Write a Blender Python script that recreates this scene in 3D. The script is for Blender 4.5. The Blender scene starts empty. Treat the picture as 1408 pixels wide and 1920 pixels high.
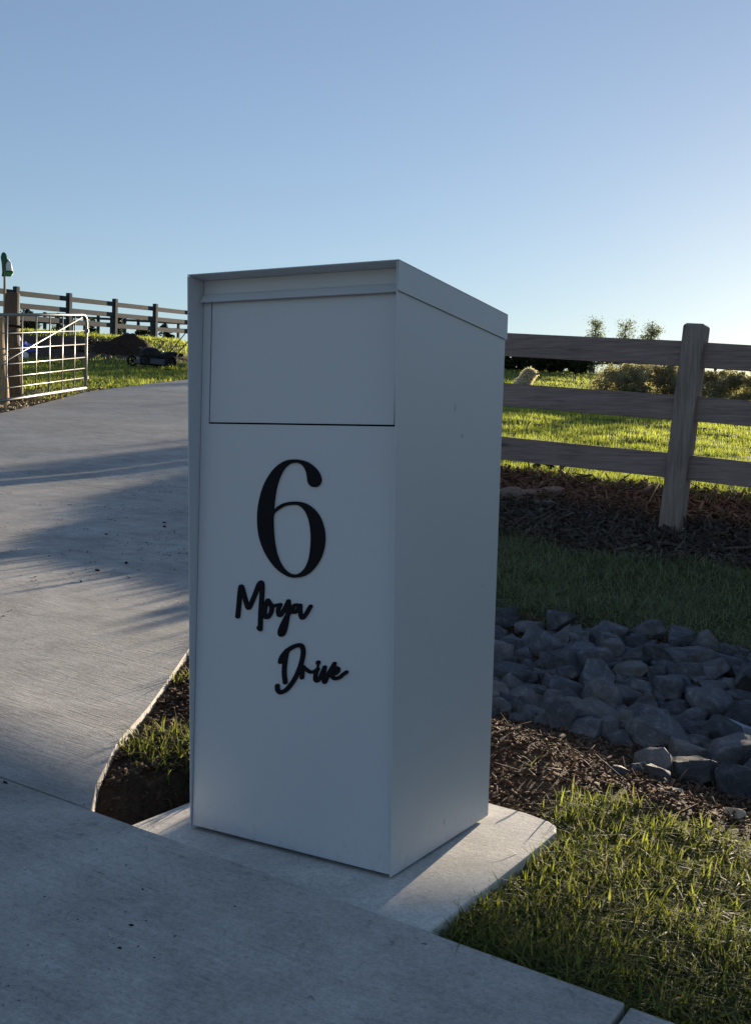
import bpy, math, random
import numpy as np
from mathutils import Matrix, Vector, noise
random.seed(7); rng = np.random.default_rng(7)
S = bpy.context.scene
COL = S.collection
R = math.radians
# ------------------------------------------------------------------ camera
CAM = np.array([1.36269, -1.64376, 0.74084]); YAW, PITCH, ROLL, FPX = -0.53195, -0.05349, 0.03008, 2060.16
def _rot():
    cy, sy, cp, sp = math.cos(YAW), math.sin(YAW), math.cos(PITCH), math.sin(PITCH)
    f = np.array([sy*cp, cy*cp, sp]); r = np.array([cy, -sy, 0.0]); u = np.cross(r, f)
    cr, sr = math.cos(ROLL), math.sin(ROLL)
    return np.array([r*cr+u*sr, -r*sr+u*cr, f])
RM = _rot()
cd = bpy.data.cameras.new('camera'); cam = bpy.data.objects.new('camera', cd); COL.objects.link(cam)
cd.sensor_fit = 'VERTICAL'; cd.sensor_height = 24; cd.lens = FPX/1920*24
cd.clip_start = .05; cd.clip_end = 5000
cam.matrix_world = Matrix(((RM[0][0], RM[1][0], -RM[2][0], CAM[0]), (RM[0][1], RM[1][1], -RM[2][1], CAM[1]),
                           (RM[0][2], RM[1][2], -RM[2][2], CAM[2]), (0, 0, 0, 1)))
S.camera = cam
# ------------------------------------------------------------------ light
SUN_AZ, SUN_EL = R(-5.0), R(7.2)
SK = (.14, 2.9, .76, .079)                        # dust, ozone, gamma, strength
w = bpy.data.worlds.new('World'); S.world = w; w.use_nodes = True
nt = w.node_tree; bg = nt.nodes['Background']
sky = nt.nodes.new('ShaderNodeTexSky'); sky.sky_type = 'NISHITA'; sky.sun_disc = False
sky.sun_elevation = SUN_EL; sky.sun_rotation = SUN_AZ
sky.altitude = 0; sky.air_density = 1.0; sky.dust_density = SK[0]; sky.ozone_density = SK[1]
sg = nt.nodes.new('ShaderNodeGamma'); sg.inputs[1].default_value = SK[2]
nt.links.new(sky.outputs[0], sg.inputs[0]); sh = nt.nodes.new('ShaderNodeHueSaturation'); sh.inputs['Hue'].default_value = .512; sh.inputs['Saturation'].default_value = .96
nt.links.new(sg.outputs[0], sh.inputs['Color']); nt.links.new(sh.outputs[0], bg.inputs[0]); bg.inputs[1].default_value = SK[3]
ld = bpy.data.lights.new('sun', 'SUN'); ld.energy = 5.0; ld.angle = R(.5); ld.color = (1, .84, .64)
lo = bpy.data.objects.new('sun', ld); COL.objects.link(lo)
sd = Vector((math.sin(SUN_AZ)*math.cos(SUN_EL), math.cos(SUN_AZ)*math.cos(SUN_EL), math.sin(SUN_EL)))
lo.rotation_euler = sd.to_track_quat('Z', 'Y').to_euler()
S.view_settings.view_transform = 'Standard'; S.view_settings.look = 'None'
S.view_settings.exposure = 1.6; S.view_settings.gamma = 1
# ------------------------------------------------------------------ helpers
def ray(px, py):
    d = np.array([(px-704)/FPX, -(py-960)/FPX, 1.0]) @ RM
    return d                                   # unit forward depth
def at(px, py, d):                             # world point seen at that photo pixel at depth d
    return CAM + ray(px, py)*d
def depth(x, y): return -0.5071*(x-CAM[0]) + 0.8619*(y-CAM[1])
def sm(a, b, x):
    t = np.clip((np.asarray(x, float)-a)/(b-a), 0, 1); return t*t*(3-2*t)
def vnoise(x, y, s, seed=0, oct=3):
    "value noise on arrays"
    x = np.asarray(x, float); y = np.asarray(y, float)
    out = np.zeros(np.broadcast(x, y).shape); amp = 1; tot = 0
    for o in range(oct):
        X = x/s*2**o + 37.7*o + seed*11.3; Y = y/s*2**o + 17.1*o + seed*5.9
        xi = np.floor(X); yi = np.floor(Y); fx = X-xi; fy = Y-yi
        fx = fx*fx*(3-2*fx); fy = fy*fy*(3-2*fy)
        def h(a, b):
            v = np.sin(a*127.1+b*311.7+seed*74.7)*43758.5453
            return v-np.floor(v)
        n = (h(xi, yi)*(1-fx)+h(xi+1, yi)*fx)*(1-fy)+(h(xi, yi+1)*(1-fx)+h(xi+1, yi+1)*fx)*fy
        out += amp*(n*2-1); tot += amp; amp *= .5
    return out/tot
def tag(o, label=None, cat=None, group=None, kind=None):
    if label: o['label'] = label
    if cat: o['category'] = cat
    if group: o['group'] = group
    if kind: o['kind'] = kind
    return o
def empty(name, loc, rz=0):
    o = bpy.data.objects.new(name, None); COL.objects.link(o); o.location = loc; o.rotation_euler = (0, 0, rz)
    o.empty_display_size = .1; return o
class MB:
    def __init__(s): s.v = []; s.f = []; s.m = []
    def add(s, vs, fs, m=0):
        b = len(s.v); s.v += [tuple(v) for v in vs]; s.f += [tuple(i+b for i in f) for f in fs]; s.m += [m]*len(fs)
    def box(s, x0, x1, y0, y1, z0, z1, M=None, m=0):
        vs = [Vector((x, y, z)) for x in (x0, x1) for y in (y0, y1) for z in (z0, z1)]
        if M is not None: vs = [M @ v for v in vs]
        s.add(vs, [(0, 1, 3, 2), (4, 6, 7, 5), (0, 4, 5, 1), (2, 3, 7, 6), (0, 2, 6, 4), (1, 5, 7, 3)], m)
    def tube(s, pts, r, n=10, m=0, cap=True):
        pts = [Vector(p) for p in pts]; rs = r if isinstance(r, (list, tuple)) else [r]*len(pts)
        b = len(s.v); up = None
        for i, p in enumerate(pts):
            t = (pts[min(i+1, len(pts)-1)]-pts[max(i-1, 0)]).normalized()
            if up is None: up = Vector((0, 0, 1)) if abs(t.z) < .9 else Vector((1, 0, 0))
            a = t.cross(up).normalized(); c = a.cross(t).normalized(); up = c
            for k in range(n):
                an = 2*math.pi*k/n; s.v.append(tuple(p+(a*math.cos(an)+c*math.sin(an))*rs[i]))
        for i in range(len(pts)-1):
            for k in range(n):
                s.f.append((b+i*n+k, b+i*n+(k+1) % n, b+(i+1)*n+(k+1) % n, b+(i+1)*n+k)); s.m.append(m)
        if cap:
            s.f.append(tuple(b+k for k in range(n))[::-1]); s.m.append(m)
            s.f.append(tuple(b+(len(pts)-1)*n+k for k in range(n))); s.m.append(m)
    def build(s, name, mats, parent=None, smooth=False, bevel=0, seg=2):
        me = bpy.data.meshes.new(name); me.from_pydata(s.v, [], s.f); me.update()
        o = bpy.data.objects.new(name, me); COL.objects.link(o)
        for mt in (mats if isinstance(mats, (list, tuple)) else [mats]): me.materials.append(mt)
        me.polygons.foreach_set('material_index', s.m)
        if smooth: me.polygons.foreach_set('use_smooth', [True]*len(s.f))
        if parent: o.parent = parent
        if bevel:
            b = o.modifiers.new('bevel', 'BEVEL'); b.width = bevel; b.segments = seg; b.limit_method = 'ANGLE'; b.angle_limit = R(40)
        return o
def np_mesh(name, V, F, mat, parent=None, attr=None, smooth=False):
    "fast mesh from arrays; F (n,k)"
    V = np.asarray(V, np.float32); F = np.asarray(F, np.int32); n, k = F.shape
    me = bpy.data.meshes.new(name); me.vertices.add(len(V)); me.vertices.foreach_set('co', V.ravel())
    me.loops.add(n*k); me.loops.foreach_set('vertex_index', F.ravel())
    me.polygons.add(n); me.polygons.foreach_set('loop_start', np.arange(0, n*k, k, dtype=np.int32))
    me.polygons.foreach_set('loop_total', np.full(n, k, np.int32))
    if smooth: me.polygons.foreach_set('use_smooth', np.ones(n, bool))
    me.update(calc_edges=True); me.validate()
    if attr is not None:
        a = me.color_attributes.new('tint', 'FLOAT_COLOR', 'POINT')
        c = np.ones((len(V), 4), np.float32); c[:, :attr.shape[1]] = attr; a.data.foreach_set('color', c.ravel())
    me.materials.append(mat)
    o = bpy.data.objects.new(name, me); COL.objects.link(o)
    if parent: o.parent = parent
    return o
# ------------------------------------------------------------------ materials
class NM:
    def __init__(s, name, rough=.8, spec=.3, metal=0):
        s.mat = bpy.data.materials.new(name); s.mat.use_nodes = True; s.t = s.mat.node_tree
        s.b = s.t.nodes['Principled BSDF']; s.b.inputs['Roughness'].default_value = rough
        s.b.inputs['Specular IOR Level'].default_value = spec; s.b.inputs['Metallic'].default_value = metal
        s.co = s.t.nodes.new('ShaderNodeTexCoord')
    def n(s, ty, **k):
        o = s.t.nodes.new(ty)
        for a, b in k.items():
            if a in o.inputs: o.inputs[a].default_value = b
            else: setattr(o, a, b)
        return o
    def l(s, a, b): s.t.links.new(a, b)
    def noise(s, scale, detail=4, stretch=(1, 1, 1), rot=(0, 0, 0), rough=.5, dist=0, vec='Object'):
        mp = s.n('ShaderNodeMapping'); mp.inputs['Scale'].default_value = stretch; mp.inputs['Rotation'].default_value = rot
        s.l(s.co.outputs[vec], mp.inputs[0])
        no = s.n('ShaderNodeTexNoise', Scale=scale, Detail=detail, Roughness=rough, Distortion=dist); s.l(mp.outputs[0], no.inputs['Vector'])
        return no.outputs[0]
    def ramp(s, src, stops):
        r = s.n('ShaderNodeValToRGB'); e = r.color_ramp.elements
        while len(e) < len(stops): e.new(.5)
        for el, (p, c) in zip(e, stops): el.position = p; el.color = (*c, 1) if len(c) == 3 else c
        s.l(src, r.inputs[0]); return r.outputs[0]
    def mix(s, f, a, b, mode='MIX'):
        m = s.n('ShaderNodeMix', data_type='RGBA', blend_type=mode)
        for i, v in ((0, f), (6, a), (7, b)):
            if hasattr(v, 'links'): s.l(v, m.inputs[i])
            else: m.inputs[i].default_value = v if i == 0 else ((*v, 1) if len(v) == 3 else v)
        return m.outputs[2]
    def math(s, op, a, b=0):
        m = s.n('ShaderNodeMath', operation=op)
        for i, v in ((0, a), (1, b)):
            if hasattr(v, 'links'): s.l(v, m.inputs[i])
            else: m.inputs[i].default_value = v
        return m.outputs[0]
    def col(s, c):
        if hasattr(c, 'links'): s.l(c, s.b.inputs['Base Color'])
        else: s.b.inputs['Base Color'].default_value = (*c, 1)
    def bump(s, h, strength=.5, dist=.01, prev=None):
        b = s.n('ShaderNodeBump', Strength=strength, Distance=dist); s.l(h, b.inputs['Height'])
        if prev is not None: s.l(prev, b.inputs['Normal'])
        s.l(b.outputs[0], s.b.inputs['Normal']); return b.outputs[0]
def g(v): return (v, v, v)
def plain(name, c, rough=.6, spec=.3, metal=0, var=.15, scale=30):
    m = NM(name, rough, spec, metal)
    n = m.noise(scale, 5)
    m.col(m.ramp(n, [(.3, tuple(x*(1-var) for x in c)), (.7, tuple(min(1, x*(1+var)) for x in c))])); m.bump(n, .15, .002)
    return m.mat
def m_concrete(name, base, rot, joint=1.0, speck=.5):
    m = NM(name, .85, .25)
    big = m.noise(1.3, 5, rough=.6); mid = m.noise(9, 5, rough=.65); fine = m.noise(260, 3, rough=.7)
    broom = m.noise(14, 4, stretch=(1, 9, 1), rot=(0, 0, rot), rough=.7)
    c = m.ramp(big, [(.3, tuple(x*.78 for x in base)), (.7, tuple(x*1.12 for x in base))])
    c = m.mix(.55, c, m.ramp(mid, [(.3, g(.72)), (.7, g(1.2))]), 'MULTIPLY')
    msk = m.math('MULTIPLY', m.ramp(m.noise(.9, 4, rough=.6, dist=.5), [(.35, g(.15)), (.62, g(1))]), min(1, .5*joint))
    c = m.mix(msk, c, m.ramp(broom, [(.3, g(.62)), (.7, g(1.3))]), 'MULTIPLY')
    c = m.mix(.5, c, m.ramp(fine, [(.3, g(.7)), (.7, g(1.3))]), 'MULTIPLY')
    pit = m.noise(95, 5, rough=.8); c = m.mix(.6, c, m.ramp(pit, [(.32, g(.55)), (.5, g(1.0)), (.72, g(1.25))]), 'MULTIPLY')
    blot = m.noise(4.2, 6, rough=.7, dist=.8); c = m.mix(.75, c, m.ramp(blot, [(.3, g(.72)), (.55, g(1.03)), (.75, g(1.12))]), 'MULTIPLY')
    scr = m.noise(3.1, 3, stretch=(1, 16, 1), rot=(0, 0, rot+.5), dist=1.6); c = m.mix(m.ramp(scr, [(.70, g(0)), (.705, g(.22)), (.72, g(0))]), c, g(.75))
    st = m.noise(34, 6, rough=.75)                 # dirt specks
    patch = m.noise(2.2, 3)
    k = m.math('MULTIPLY', m.ramp(st, [(.61, g(0)), (.68, g(1))]), m.ramp(patch, [(.44, g(0)), (.60, g(1))]))
    k = m.math('MULTIPLY', k, speck)
    c = m.mix(k, c, (.035, .028, .02))
    m.col(c); b = m.bump(broom, .5*joint, .003); m.bump(fine, .45, .0015, b)
    return m.mat
def m_ground():
    m = NM('earth', .95, .1)
    at_ = m.n('ShaderNodeAttribute', attribute_name='tint'); sep = m.n('ShaderNodeSeparateColor'); m.l(at_.outputs[0], sep.inputs[0])
    n1 = m.noise(6, 8, rough=.7); n2 = m.noise(60, 6, rough=.75); n3 = m.noise(1.2, 4)
    soil = m.ramp(n1, [(.25, (.035, .024, .017)), (.5, (.085, .057, .038)), (.78, (.16, .115, .08))])
    soil = m.mix(.6, soil, m.ramp(n2, [(.3, g(.5)), (.7, g(1.5))]), 'MULTIPLY')
    grass = m.ramp(n1, [(.3, (.045, .048, .02)), (.55, (.085, .092, .034)), (.75, (.135, .135, .06))])
    grass = m.mix(.6, grass, m.ramp(n2, [(.3, g(.5)), (.7, g(1.5))]), 'MULTIPLY')
    c = m.mix(sep.outputs[0], soil, grass)
    c = m.mix(sep.outputs[1], c, m.mix(n2, (.03, .019, .014), (.09, .06, .045)))
    m.col(c); b = m.bump(n2, 1, .012); m.bump(n1, .8, .03, b)
    return m.mat
def m_leaf(name, a, b, trans=.45, rough=.65):
    m = NM(name, rough, .18)
    at_ = m.n('ShaderNodeAttribute', attribute_name='tint'); sep = m.n('ShaderNodeSeparateColor'); m.l(at_.outputs[0], sep.inputs[0])
    c = m.mix(sep.outputs[0], a, b); c = m.mix(sep.outputs[1], c, (.17, .145, .09)); m.col(c)
    tr = m.n('ShaderNodeBsdfTranslucent'); m.l(m.mix(1.0, c, (1.4, 1.45, .9), 'MULTIPLY'), tr.inputs[0])
    ms = m.n('ShaderNodeMixShader'); ms.inputs[0].default_value = trans
    m.l(m.b.outputs[0], ms.inputs[1]); m.l(tr.outputs[0], ms.inputs[2])
    m.l(ms.outputs[0], m.t.nodes['Material Output'].inputs[0]); return m.mat
def m_wood(name, base, axis=0, contrast=1.0, sc=1.0):
    m = NM(name, .85, .2)
    st = [14, 14, 14]; st[axis] = .7
    grain = m.noise(6*sc, 6, stretch=st, rough=.65, dist=.4)
    fine = m.noise(22*sc, 4, stretch=st, rough=.7)
    blot = m.noise(3, 4)
    c = m.ramp(grain, [(.28, tuple(x*(1-.45*contrast) for x in base)), (.5, base), (.75, tuple(min(1, x*(1+.35*contrast)) for x in base))])
    c = m.mix(.5, c, m.ramp(blot, [(.35, g(.75)), (.65, g(1.15))]), 'MULTIPLY')
    vo = m.n('ShaderNodeTexVoronoi', Scale=1.0); mp = m.n('ShaderNodeMapping')
    s2 = [7, 7, 7]; s2[axis] = 2.2; mp.inputs['Scale'].default_value = s2
    m.l(m.co.outputs['Object'], mp.inputs[0]); m.l(mp.outputs[0], vo.inputs['Vector'])
    c = m.mix(m.ramp(vo.outputs['Distance'], [(.05, g(.75)), (.13, g(0))]), c, tuple(x*.3 for x in base))
    m.col(c); b = m.bump(grain, .5, .004); m.bump(fine, .4, .0015, b); return m.mat
def m_rock():
    m = NM('bluestone', .8, .3)
    inf = m.n('ShaderNodeObjectInfo')
    n1 = m.noise(7, 8, rough=.7, dist=.6); n2 = m.noise(70, 5, rough=.7); vn = m.noise(5, 3, stretch=(1, 1, 4), dist=2.5)
    c = m.ramp(n1, [(.25, (.038, .042, .050)), (.5, (.085, .092, .107)), (.75, (.24, .255, .28))])
    c = m.mix(.5, c, m.ramp(n2, [(.3, g(.6)), (.7, g(1.4))]), 'MULTIPLY')
    c = m.mix(m.ramp(vn, [(.49, g(0)), (.5, g(.3)), (.51, g(0))]), c, (.42, .42, .42))
    c = m.mix(1.0, c, m.ramp(inf.outputs['Random'], [(0, g(.5)), (1, g(1.5))]), 'MULTIPLY')
    c = m.mix(m.ramp(inf.outputs['Random'], [(.62, g(0)), (.95, g(.45))]), c, (.15, .125, .105))
    dn = m.noise(3, 5, rough=.7)
    c = m.mix(m.ramp(dn, [(.55, g(0)), (.7, g(.6))]), c, (.07, .05, .038))
    m.col(c); b = m.bump(n1, 1, .022); m.bump(n2, .7, .004, b); return m.mat
def m_paint():
    m = NM('satin_paint', .38, .5, .08)
    n = m.noise(500, 2); d = m.noise(2.2, 5, rough=.6)
    c = m.ramp(d, [(.3, (.49, .515, .55)), (.7, (.52, .545, .58))])
    sc = m.noise(9, 6, stretch=(1, 1, .3), rough=.8)
    c = m.mix(m.ramp(sc, [(.73, g(0)), (.78, g(.25))]), c, (.42, .43, .44))
    geo = m.n('ShaderNodeNewGeometry'); sx = m.n('ShaderNodeSeparateXYZ'); m.l(geo.outputs['Position'], sx.inputs[0])
    mr = m.n('ShaderNodeMapRange'); mr.inputs[1].default_value = .10; mr.inputs[2].default_value = .0; m.l(sx.outputs[2], mr.inputs[0])
    spl = m.noise(55, 6, rough=.8); spk = m.math('MULTIPLY', m.math('POWER', mr.outputs[0], 1.5), m.ramp(spl, [(.54, g(0)), (.66, g(.5))]))
    c = m.mix(spk, c, (.23, .20, .17))
    dust = m.noise(1.1, 6, stretch=(1, 1, .5), rough=.65); c = m.mix(m.ramp(dust, [(.45, g(0)), (.75, g(.22))]), c, (.50, .48, .45))
    m.col(c); m.l(m.ramp(d, [(.3, g(.46)), (.7, g(.56))]), m.b.inputs['Roughness'])
    b = m.bump(n, .06, .0006); m.bump(m.noise(3.0, 2), .10, .01, b); return m.mat
def m_soil():
    m = NM('loose_soil', .95, .1)
    n1 = m.noise(9, 8, rough=.75); n2 = m.noise(80, 4)
    c = m.ramp(n1, [(.25, (.018, .012, .009)), (.55, (.05, .032, .022)), (.8, (.10, .065, .045))])
    m.col(c); b = m.bump(n1, 1, .03); m.bump(n2, .8, .006, b); return m.mat
PATHM = m_concrete('path_concrete', (.45, .425, .385), R(-38), .8, .6)
DRIVEM = m_concrete('drive_concrete', (.43, .405, .37), R(8), 1.3, .8)
PADM = m_concrete('pad_concrete', (.63, .60, .54), R(20), .3, .25)
EARTH = m_ground(); SOIL = m_soil(); ROCK = m_rock(); PAINT = m_paint()
FENCEW = m_wood('fence_timber', (.25, .19, .175), 0); POSTW = m_wood('post_timber', (.25, .205, .18), 2)
GREYW = m_wood('grey_timber', (.05, .057, .062), 0); LOGW = m_wood('weathered_log', (.12, .12, .125), 0, 1.3, 1.6)
PINE = m_wood('pale_timber', (.40, .29, .17), 2); ROUNDP = m_wood('treated_timber', (.12, .09, .06), 2)
STEEL = plain('galvanised_steel', (.24, .235, .215), .42, .5, .55, .12, 60)
BLACK = plain('black_acrylic', (.006, .006, .009), .6, .12)
SCUFF = plain('scuff', (.36, .37, .39), .8, .2)
DARK = plain('dark_gap', (.01, .01, .011), .9, .1)
RUBBER = plain('rubber', (.018, .018, .019), .8, .2); MOWG = plain('grey_enamel', (.05, .06, .075), .45, .4)
MOWB = plain('black_plastic', (.009, .009, .011), .5, .25); WHITEP = plain('white_plastic', (.75, .75, .73), .4, .4)
GREENP = plain('green_plastic', (.015, .10, .04), .45, .4); BLUET = plain('blue_tarp', (.015, .05, .42), .5, .4, var=.35, scale=8)
CHIP = m_leaf('bark_chip', (.042, .032, .027), (.135, .108, .09), .03, .9)
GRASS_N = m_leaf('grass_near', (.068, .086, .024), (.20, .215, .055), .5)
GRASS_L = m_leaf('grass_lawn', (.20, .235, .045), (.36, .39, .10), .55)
SOILC = m_leaf('soil_crumb', (.045, .028, .019), (.16, .10, .065), .0, .95)
GRASS_B = m_leaf('grass_bank', (.12, .14, .08), (.27, .29, .17), .4)  # lighter copy of the near grass; bank shade lifted in the colour
LEAF_B = m_leaf('shrub_leaf', (.13, .12, .065), (.46, .41, .30), .5)
LEAF_D = m_leaf('hedge_leaf', (.014, .022, .010), (.035, .05, .018), .15)
LEAF_T = m_leaf('tree_leaf', (.09, .11, .08), (.19, .21, .14), .4)
BARK = plain('bark', (.09, .07, .055), .9, .1, 0, .4, 20)
# ------------------------------------------------------------------ terrain
HY = [-30, .3, 2, 4.4, 8.3, 12, 15.4, 17.5, 22, 30, 45, 90, 200, 900]
HD = [0, 0, .03, .14, .45, .80, 1.10, 1.27, 1.58, 2.05, 2.3, .5, -6, -40]
KY = [-30, 15, 16, 17.5, 19.2, 22, 26.4, 32, 45, 90]
KD = [0, 0, .02, .16, .52, .66, .70, .50, .0, 0]       # hill under the left fence
YX = [-30, .55, .74, 1.18, 1.76, 2.53, 3.2, 3.8, 4.62, 5.15, 5.64, 8, 15.8, 24, 33, 42, 50, 60, 90, 200, 900]
YZ = [-.012, -.012, -.02, -.07, -.09, .0, .09, .16, .255, .39, .50, .66, 1.16, 1.68, 2.42, 3.26, 3.55, 3.45, 2.0, -5, -40]
def smooth_interp(x, X, Z, k=.06):
    x = np.asarray(x, float); wdt = np.maximum(.12, np.abs(x)*k)
    return (np.interp(x-wdt, X, Z)+2*np.interp(x, X, Z)+np.interp(x+wdt, X, Z))/4
def tilt(x): return .074*(.6-np.clip(x, -32, 14))       # the road and verge climb gently to the left
def zdrive(x, y):
    s_ = np.asarray(x, float)-1.36+.839*(np.asarray(y, float)+1.64)
    return tilt(x)+smooth_interp(y, HY, HD, .05)+smooth_interp(y, KY, KD, .03)*(1-sm(-.6, .8, s_))*(.42+.58*sm(-19.5, -22.5, x))
EDGE_R = [(-.10, -3.5), (-.115, -.15), (-.19, -.07), (-.35, .15), (-.55, .51), (-.83, .97), (-1.5, 2.0), (-3.45, 4.9), (-5.25, 9.5), (-7.3, 15), (-10.5, 22), (-14.5, 30), (-23, 45), (-42, 80)]
EDGE_L = [(-5.0, -3.5), (-5.2, 0), (-6.3, 2.7), (-7.8, 5.3), (-8.99, 7.22), (-11.15, 10.7), (-12.89, 15.11), (-17.5, 22), (-22, 30), (-31, 45), (-52, 80)]
def xr(y): return np.interp(y, [p[1] for p in EDGE_R], [p[0] for p in EDGE_R])
def xl(y): return np.interp(y, [p[1] for p in EDGE_L], [p[0] for p in EDGE_L])
def foot(x): return -.15+0*np.asarray(x, float)
FY = 4.80
def zground(x, y):
    x = np.asarray(x, float); y = np.asarray(y, float)
    zd = zdrive(x, y)
    zr = smooth_interp(y, YX, YZ, .04) + tilt(x)
    zl = zd + .0*x
    t = sm(0.0, (1.4-.85*sm(3, 6, y))+.03*np.clip(y, 0, 50), x-xr(y)-.03)
    near = sm(.3, 2.0, y)
    z = zl*(1-t)+zr*t - .022
    # lumps
    far = sm(5, 12, y)
    z = z + .018*vnoise(x, y, .35, 1)*sm(.4, 1.0, y) + .05*vnoise(x, y, 1.6, 2)*sm(5.5, 7.5, y)*sm(.3, 1, x-xr(y)) + .03*vnoise(x, y, .5, 6)*sm(5.5, 7.5, y)
    # soil mound behind the pad
    z = z + .05*np.exp(-((x-.15)/.45)**2-((y-1.0)/.22)**2) + .03*np.exp(-((x-.7)/.3)**2-((y-.78)/.15)**2)
    # trench at the pad's left side
    z = z - .14*sm(.11, .03, np.abs(x+.125))*sm(.40, .15, y)
    # keep ground under slabs
    ind = (x < xr(y)-.02) & (x > xl(y)+.02) & (y > -.2) & (y < 19.9)
    z = np.where(ind, np.minimum(z, zd-.12), z)
    z = np.where((y < foot(x)-.01) & (y > -2.59), np.minimum(z, tilt(x)-.16), z)
    z = np.where(y <= -2.59, tilt(x)-.10, z)
    pad = (x > -.10) & (x < .59) & (y < .46) & (y > -.3)
    z = np.where(pad, -.16, z)
    return z
def axis(lo, hi, segs):
    out = [lo]; p = lo
    while p < hi:
        for a, b, st in segs:
            if a <= p < b: break
        p += st; out.append(p)
    return np.array(out)
xs = axis(-700, 700, [(-700, -150, 40), (-150, -40, 6), (-40, -14, 1.0), (-14, -6, .25), (-6, -1.6, .09), (-1.6, 1.8, .025), (1.8, 5, .15), (5, 30, 1.2), (30, 150, 8), (150, 701, 40)])
ys = axis(-300, 900, [(-300, -20, 20), (-20, -1, 1.0), (-1, 1.9, .025), (1.9, 7, .06), (7, 20, .16), (20, 60, .6), (60, 200, 6), (200, 901, 50)])
X, Y = np.meshgrid(xs, ys, indexing='ij'); Z = zground(X, Y)
zone_g = np.zeros_like(X); zone_m = np.zeros_like(X)
nz = vnoise(X, Y, .6, 3)*.25
right = sm(-.1, .3, X-xr(Y))
def grass_zone(x, y):
    n = vnoise(x, y, .6, 3)*.22
    g1 = sm(.70, .60, y+n*.6-.02*x)*sm(.5, .60, x)*sm(-.02, .04, y-foot(x))
    g2 = sm(2.45, 2.8, y+n-.0*x)*sm(4.25, 4.0, y+n)*(1-.75*sm(.55, 1.2, x+n-.25*(y-3)))
    g3 = sm(5.35, 5.6, y+n)
    rr = np.maximum(np.maximum(g1, g2), g3)
    dd = depth(x, y)
    left = sm(.15, .3, xl(y)-x)
    lz = (1-sm(.9, .6, xl(y)-x+n)*sm(16.5, 14.5, dd))*(1-sm(26.6, 27.4, dd+n*5)*sm(32.2, 31.2, dd+n*4)*sm(-6.5, -7.5, x))
    isr = x > (xr(y)+xl(y))/2
    hedge = sm(40.5, 41.5, y)*sm(47, 46, y)
    return np.where(isr, rr*(1-hedge*.8), lz)
zone_g = grass_zone(X, Y)
zone_m = sm(4.05, 4.3, Y+nz)*sm(5.6, 5.3, Y+nz)*right
V = np.stack([X.ravel(), Y.ravel(), Z.ravel()], 1); nx, ny = X.shape
idx = np.arange(nx*ny).reshape(nx, ny)
F = np.stack([idx[:-1, :-1].ravel(), idx[1:, :-1].ravel(), idx[1:, 1:].ravel(), idx[:-1, 1:].ravel()], 1)
attr = np.stack([zone_g.ravel(), zone_m.ravel(), np.zeros(nx*ny)], 1)
tag(np_mesh('ground', V, F, EARTH, attr=attr, smooth=True), kind='structure')
# ------------------------------------------------------------------ driveway, footpath, pad
def strip(name, y0, y1, mat, step=.12, y0f=None):
    mb = MB(); n = max(2, int((y1-y0)/step)); K = 14
    rows = []
    for i in range(n+1):
        y = y0+(y1-y0)*i/n
        row = []
        for k in range(K+1):
            t = k/K; yy = y
            x = float(xl(yy))*(1-t)+float(xr(yy))*t
            if k == K: x += .006*float(vnoise(yy*3.1, 0, .12, 5))
            if y0f and i == 0: yy = float(foot(x))+.004
            row.append((x, yy, float(zdrive(x, yy))))
        rows.append(row)
    vs = [p for r in rows for p in r]; W = K+1
    fs = [(i*W+k, i*W+k+1, (i+1)*W+k+1, (i+1)*W+k) for i in range(n) for k in range(K)]
    b = len(vs)
    per = [k for k in range(W)]+[i*W+K for i in range(1, n+1)]+[n*W+k for k in range(K-1, -1, -1)]+[i*W for i in range(n-1, 0, -1)]
    for q in per: p = vs[q]; vs.append((p[0], p[1], p[2]-.12))
    m = len(per)
    fs += [(per[j], b+j, b+(j+1) % m, per[(j+1) % m]) for j in range(m)]
    mb.add(vs, fs); return mb
dr = strip('d', -.14, 3.80, DRIVEM, .1, True)
for (a, b_) in ((3.808, 6.60), (6.608, 12.6), (12.608, 20)):
    s_ = strip('d', a, b_, DRIVEM, .15); dr.add(s_.v, s_.f)
tag(dr.build('driveway', DRIVEM), kind='structure')
mb = MB()
def slab(x0, x1, top=0.0):
    n = 24; vs = []
    for i in range(n+1):
        x = x0+(x1-x0)*i/n; vs += [(x, -.15, top+.074*(.6-x)), (x, -2.6, top+.074*(.6-x))]
    N = len(vs); vs += [(a, b, c-.12) for a, b, c in vs]
    fs = [(2*i, 2*i+1, 2*i+3, 2*i+2) for i in range(n)]
    fs += [(2*i, 2*i+2, N+2*i+2, N+2*i) for i in range(n)] + [(2*i+1, N+2*i+1, N+2*i+3, 2*i+3) for i in range(n)]
    fs += [(0, N, N+1, 1), (2*n, 2*n+1, N+2*n+1, N+2*n)]
    mb.add(vs, fs)
slab(-9, -5.2); slab(-5.192, -2.1); slab(-2.092, .916); slab(.924, 4, -.003); slab(4.006, 7)
tag(mb.build('footpath', PATHM, bevel=.003), kind='structure')
# concrete pad (rounded far corner)
mb = MB()
out = [(-.108, float(foot(-.108))+.004)]
for i in range(13):
    x = -.108+.708*i/12; out.append((x, float(foot(x))+.004)) if i else None
out += [(.603, .1), (.601, .3), (.598, .40), (.585, .435), (.56, .455), (.5, .478), (.42, .49), (.2, .495), (0, .50), (-.108, .50)]
out = [(a, b) for a, b in out]
N = len(out)
mb.add([(a, b, -.001) for a, b in out]+[(a, b, -.11) for a, b in out], [tuple(range(N))]+[(i, N+i, N+(i+1) % N, (i+1) % N) for i in range(N)])
tag(mb.build('concrete_pad', PADM, bevel=.004), kind='structure')
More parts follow.
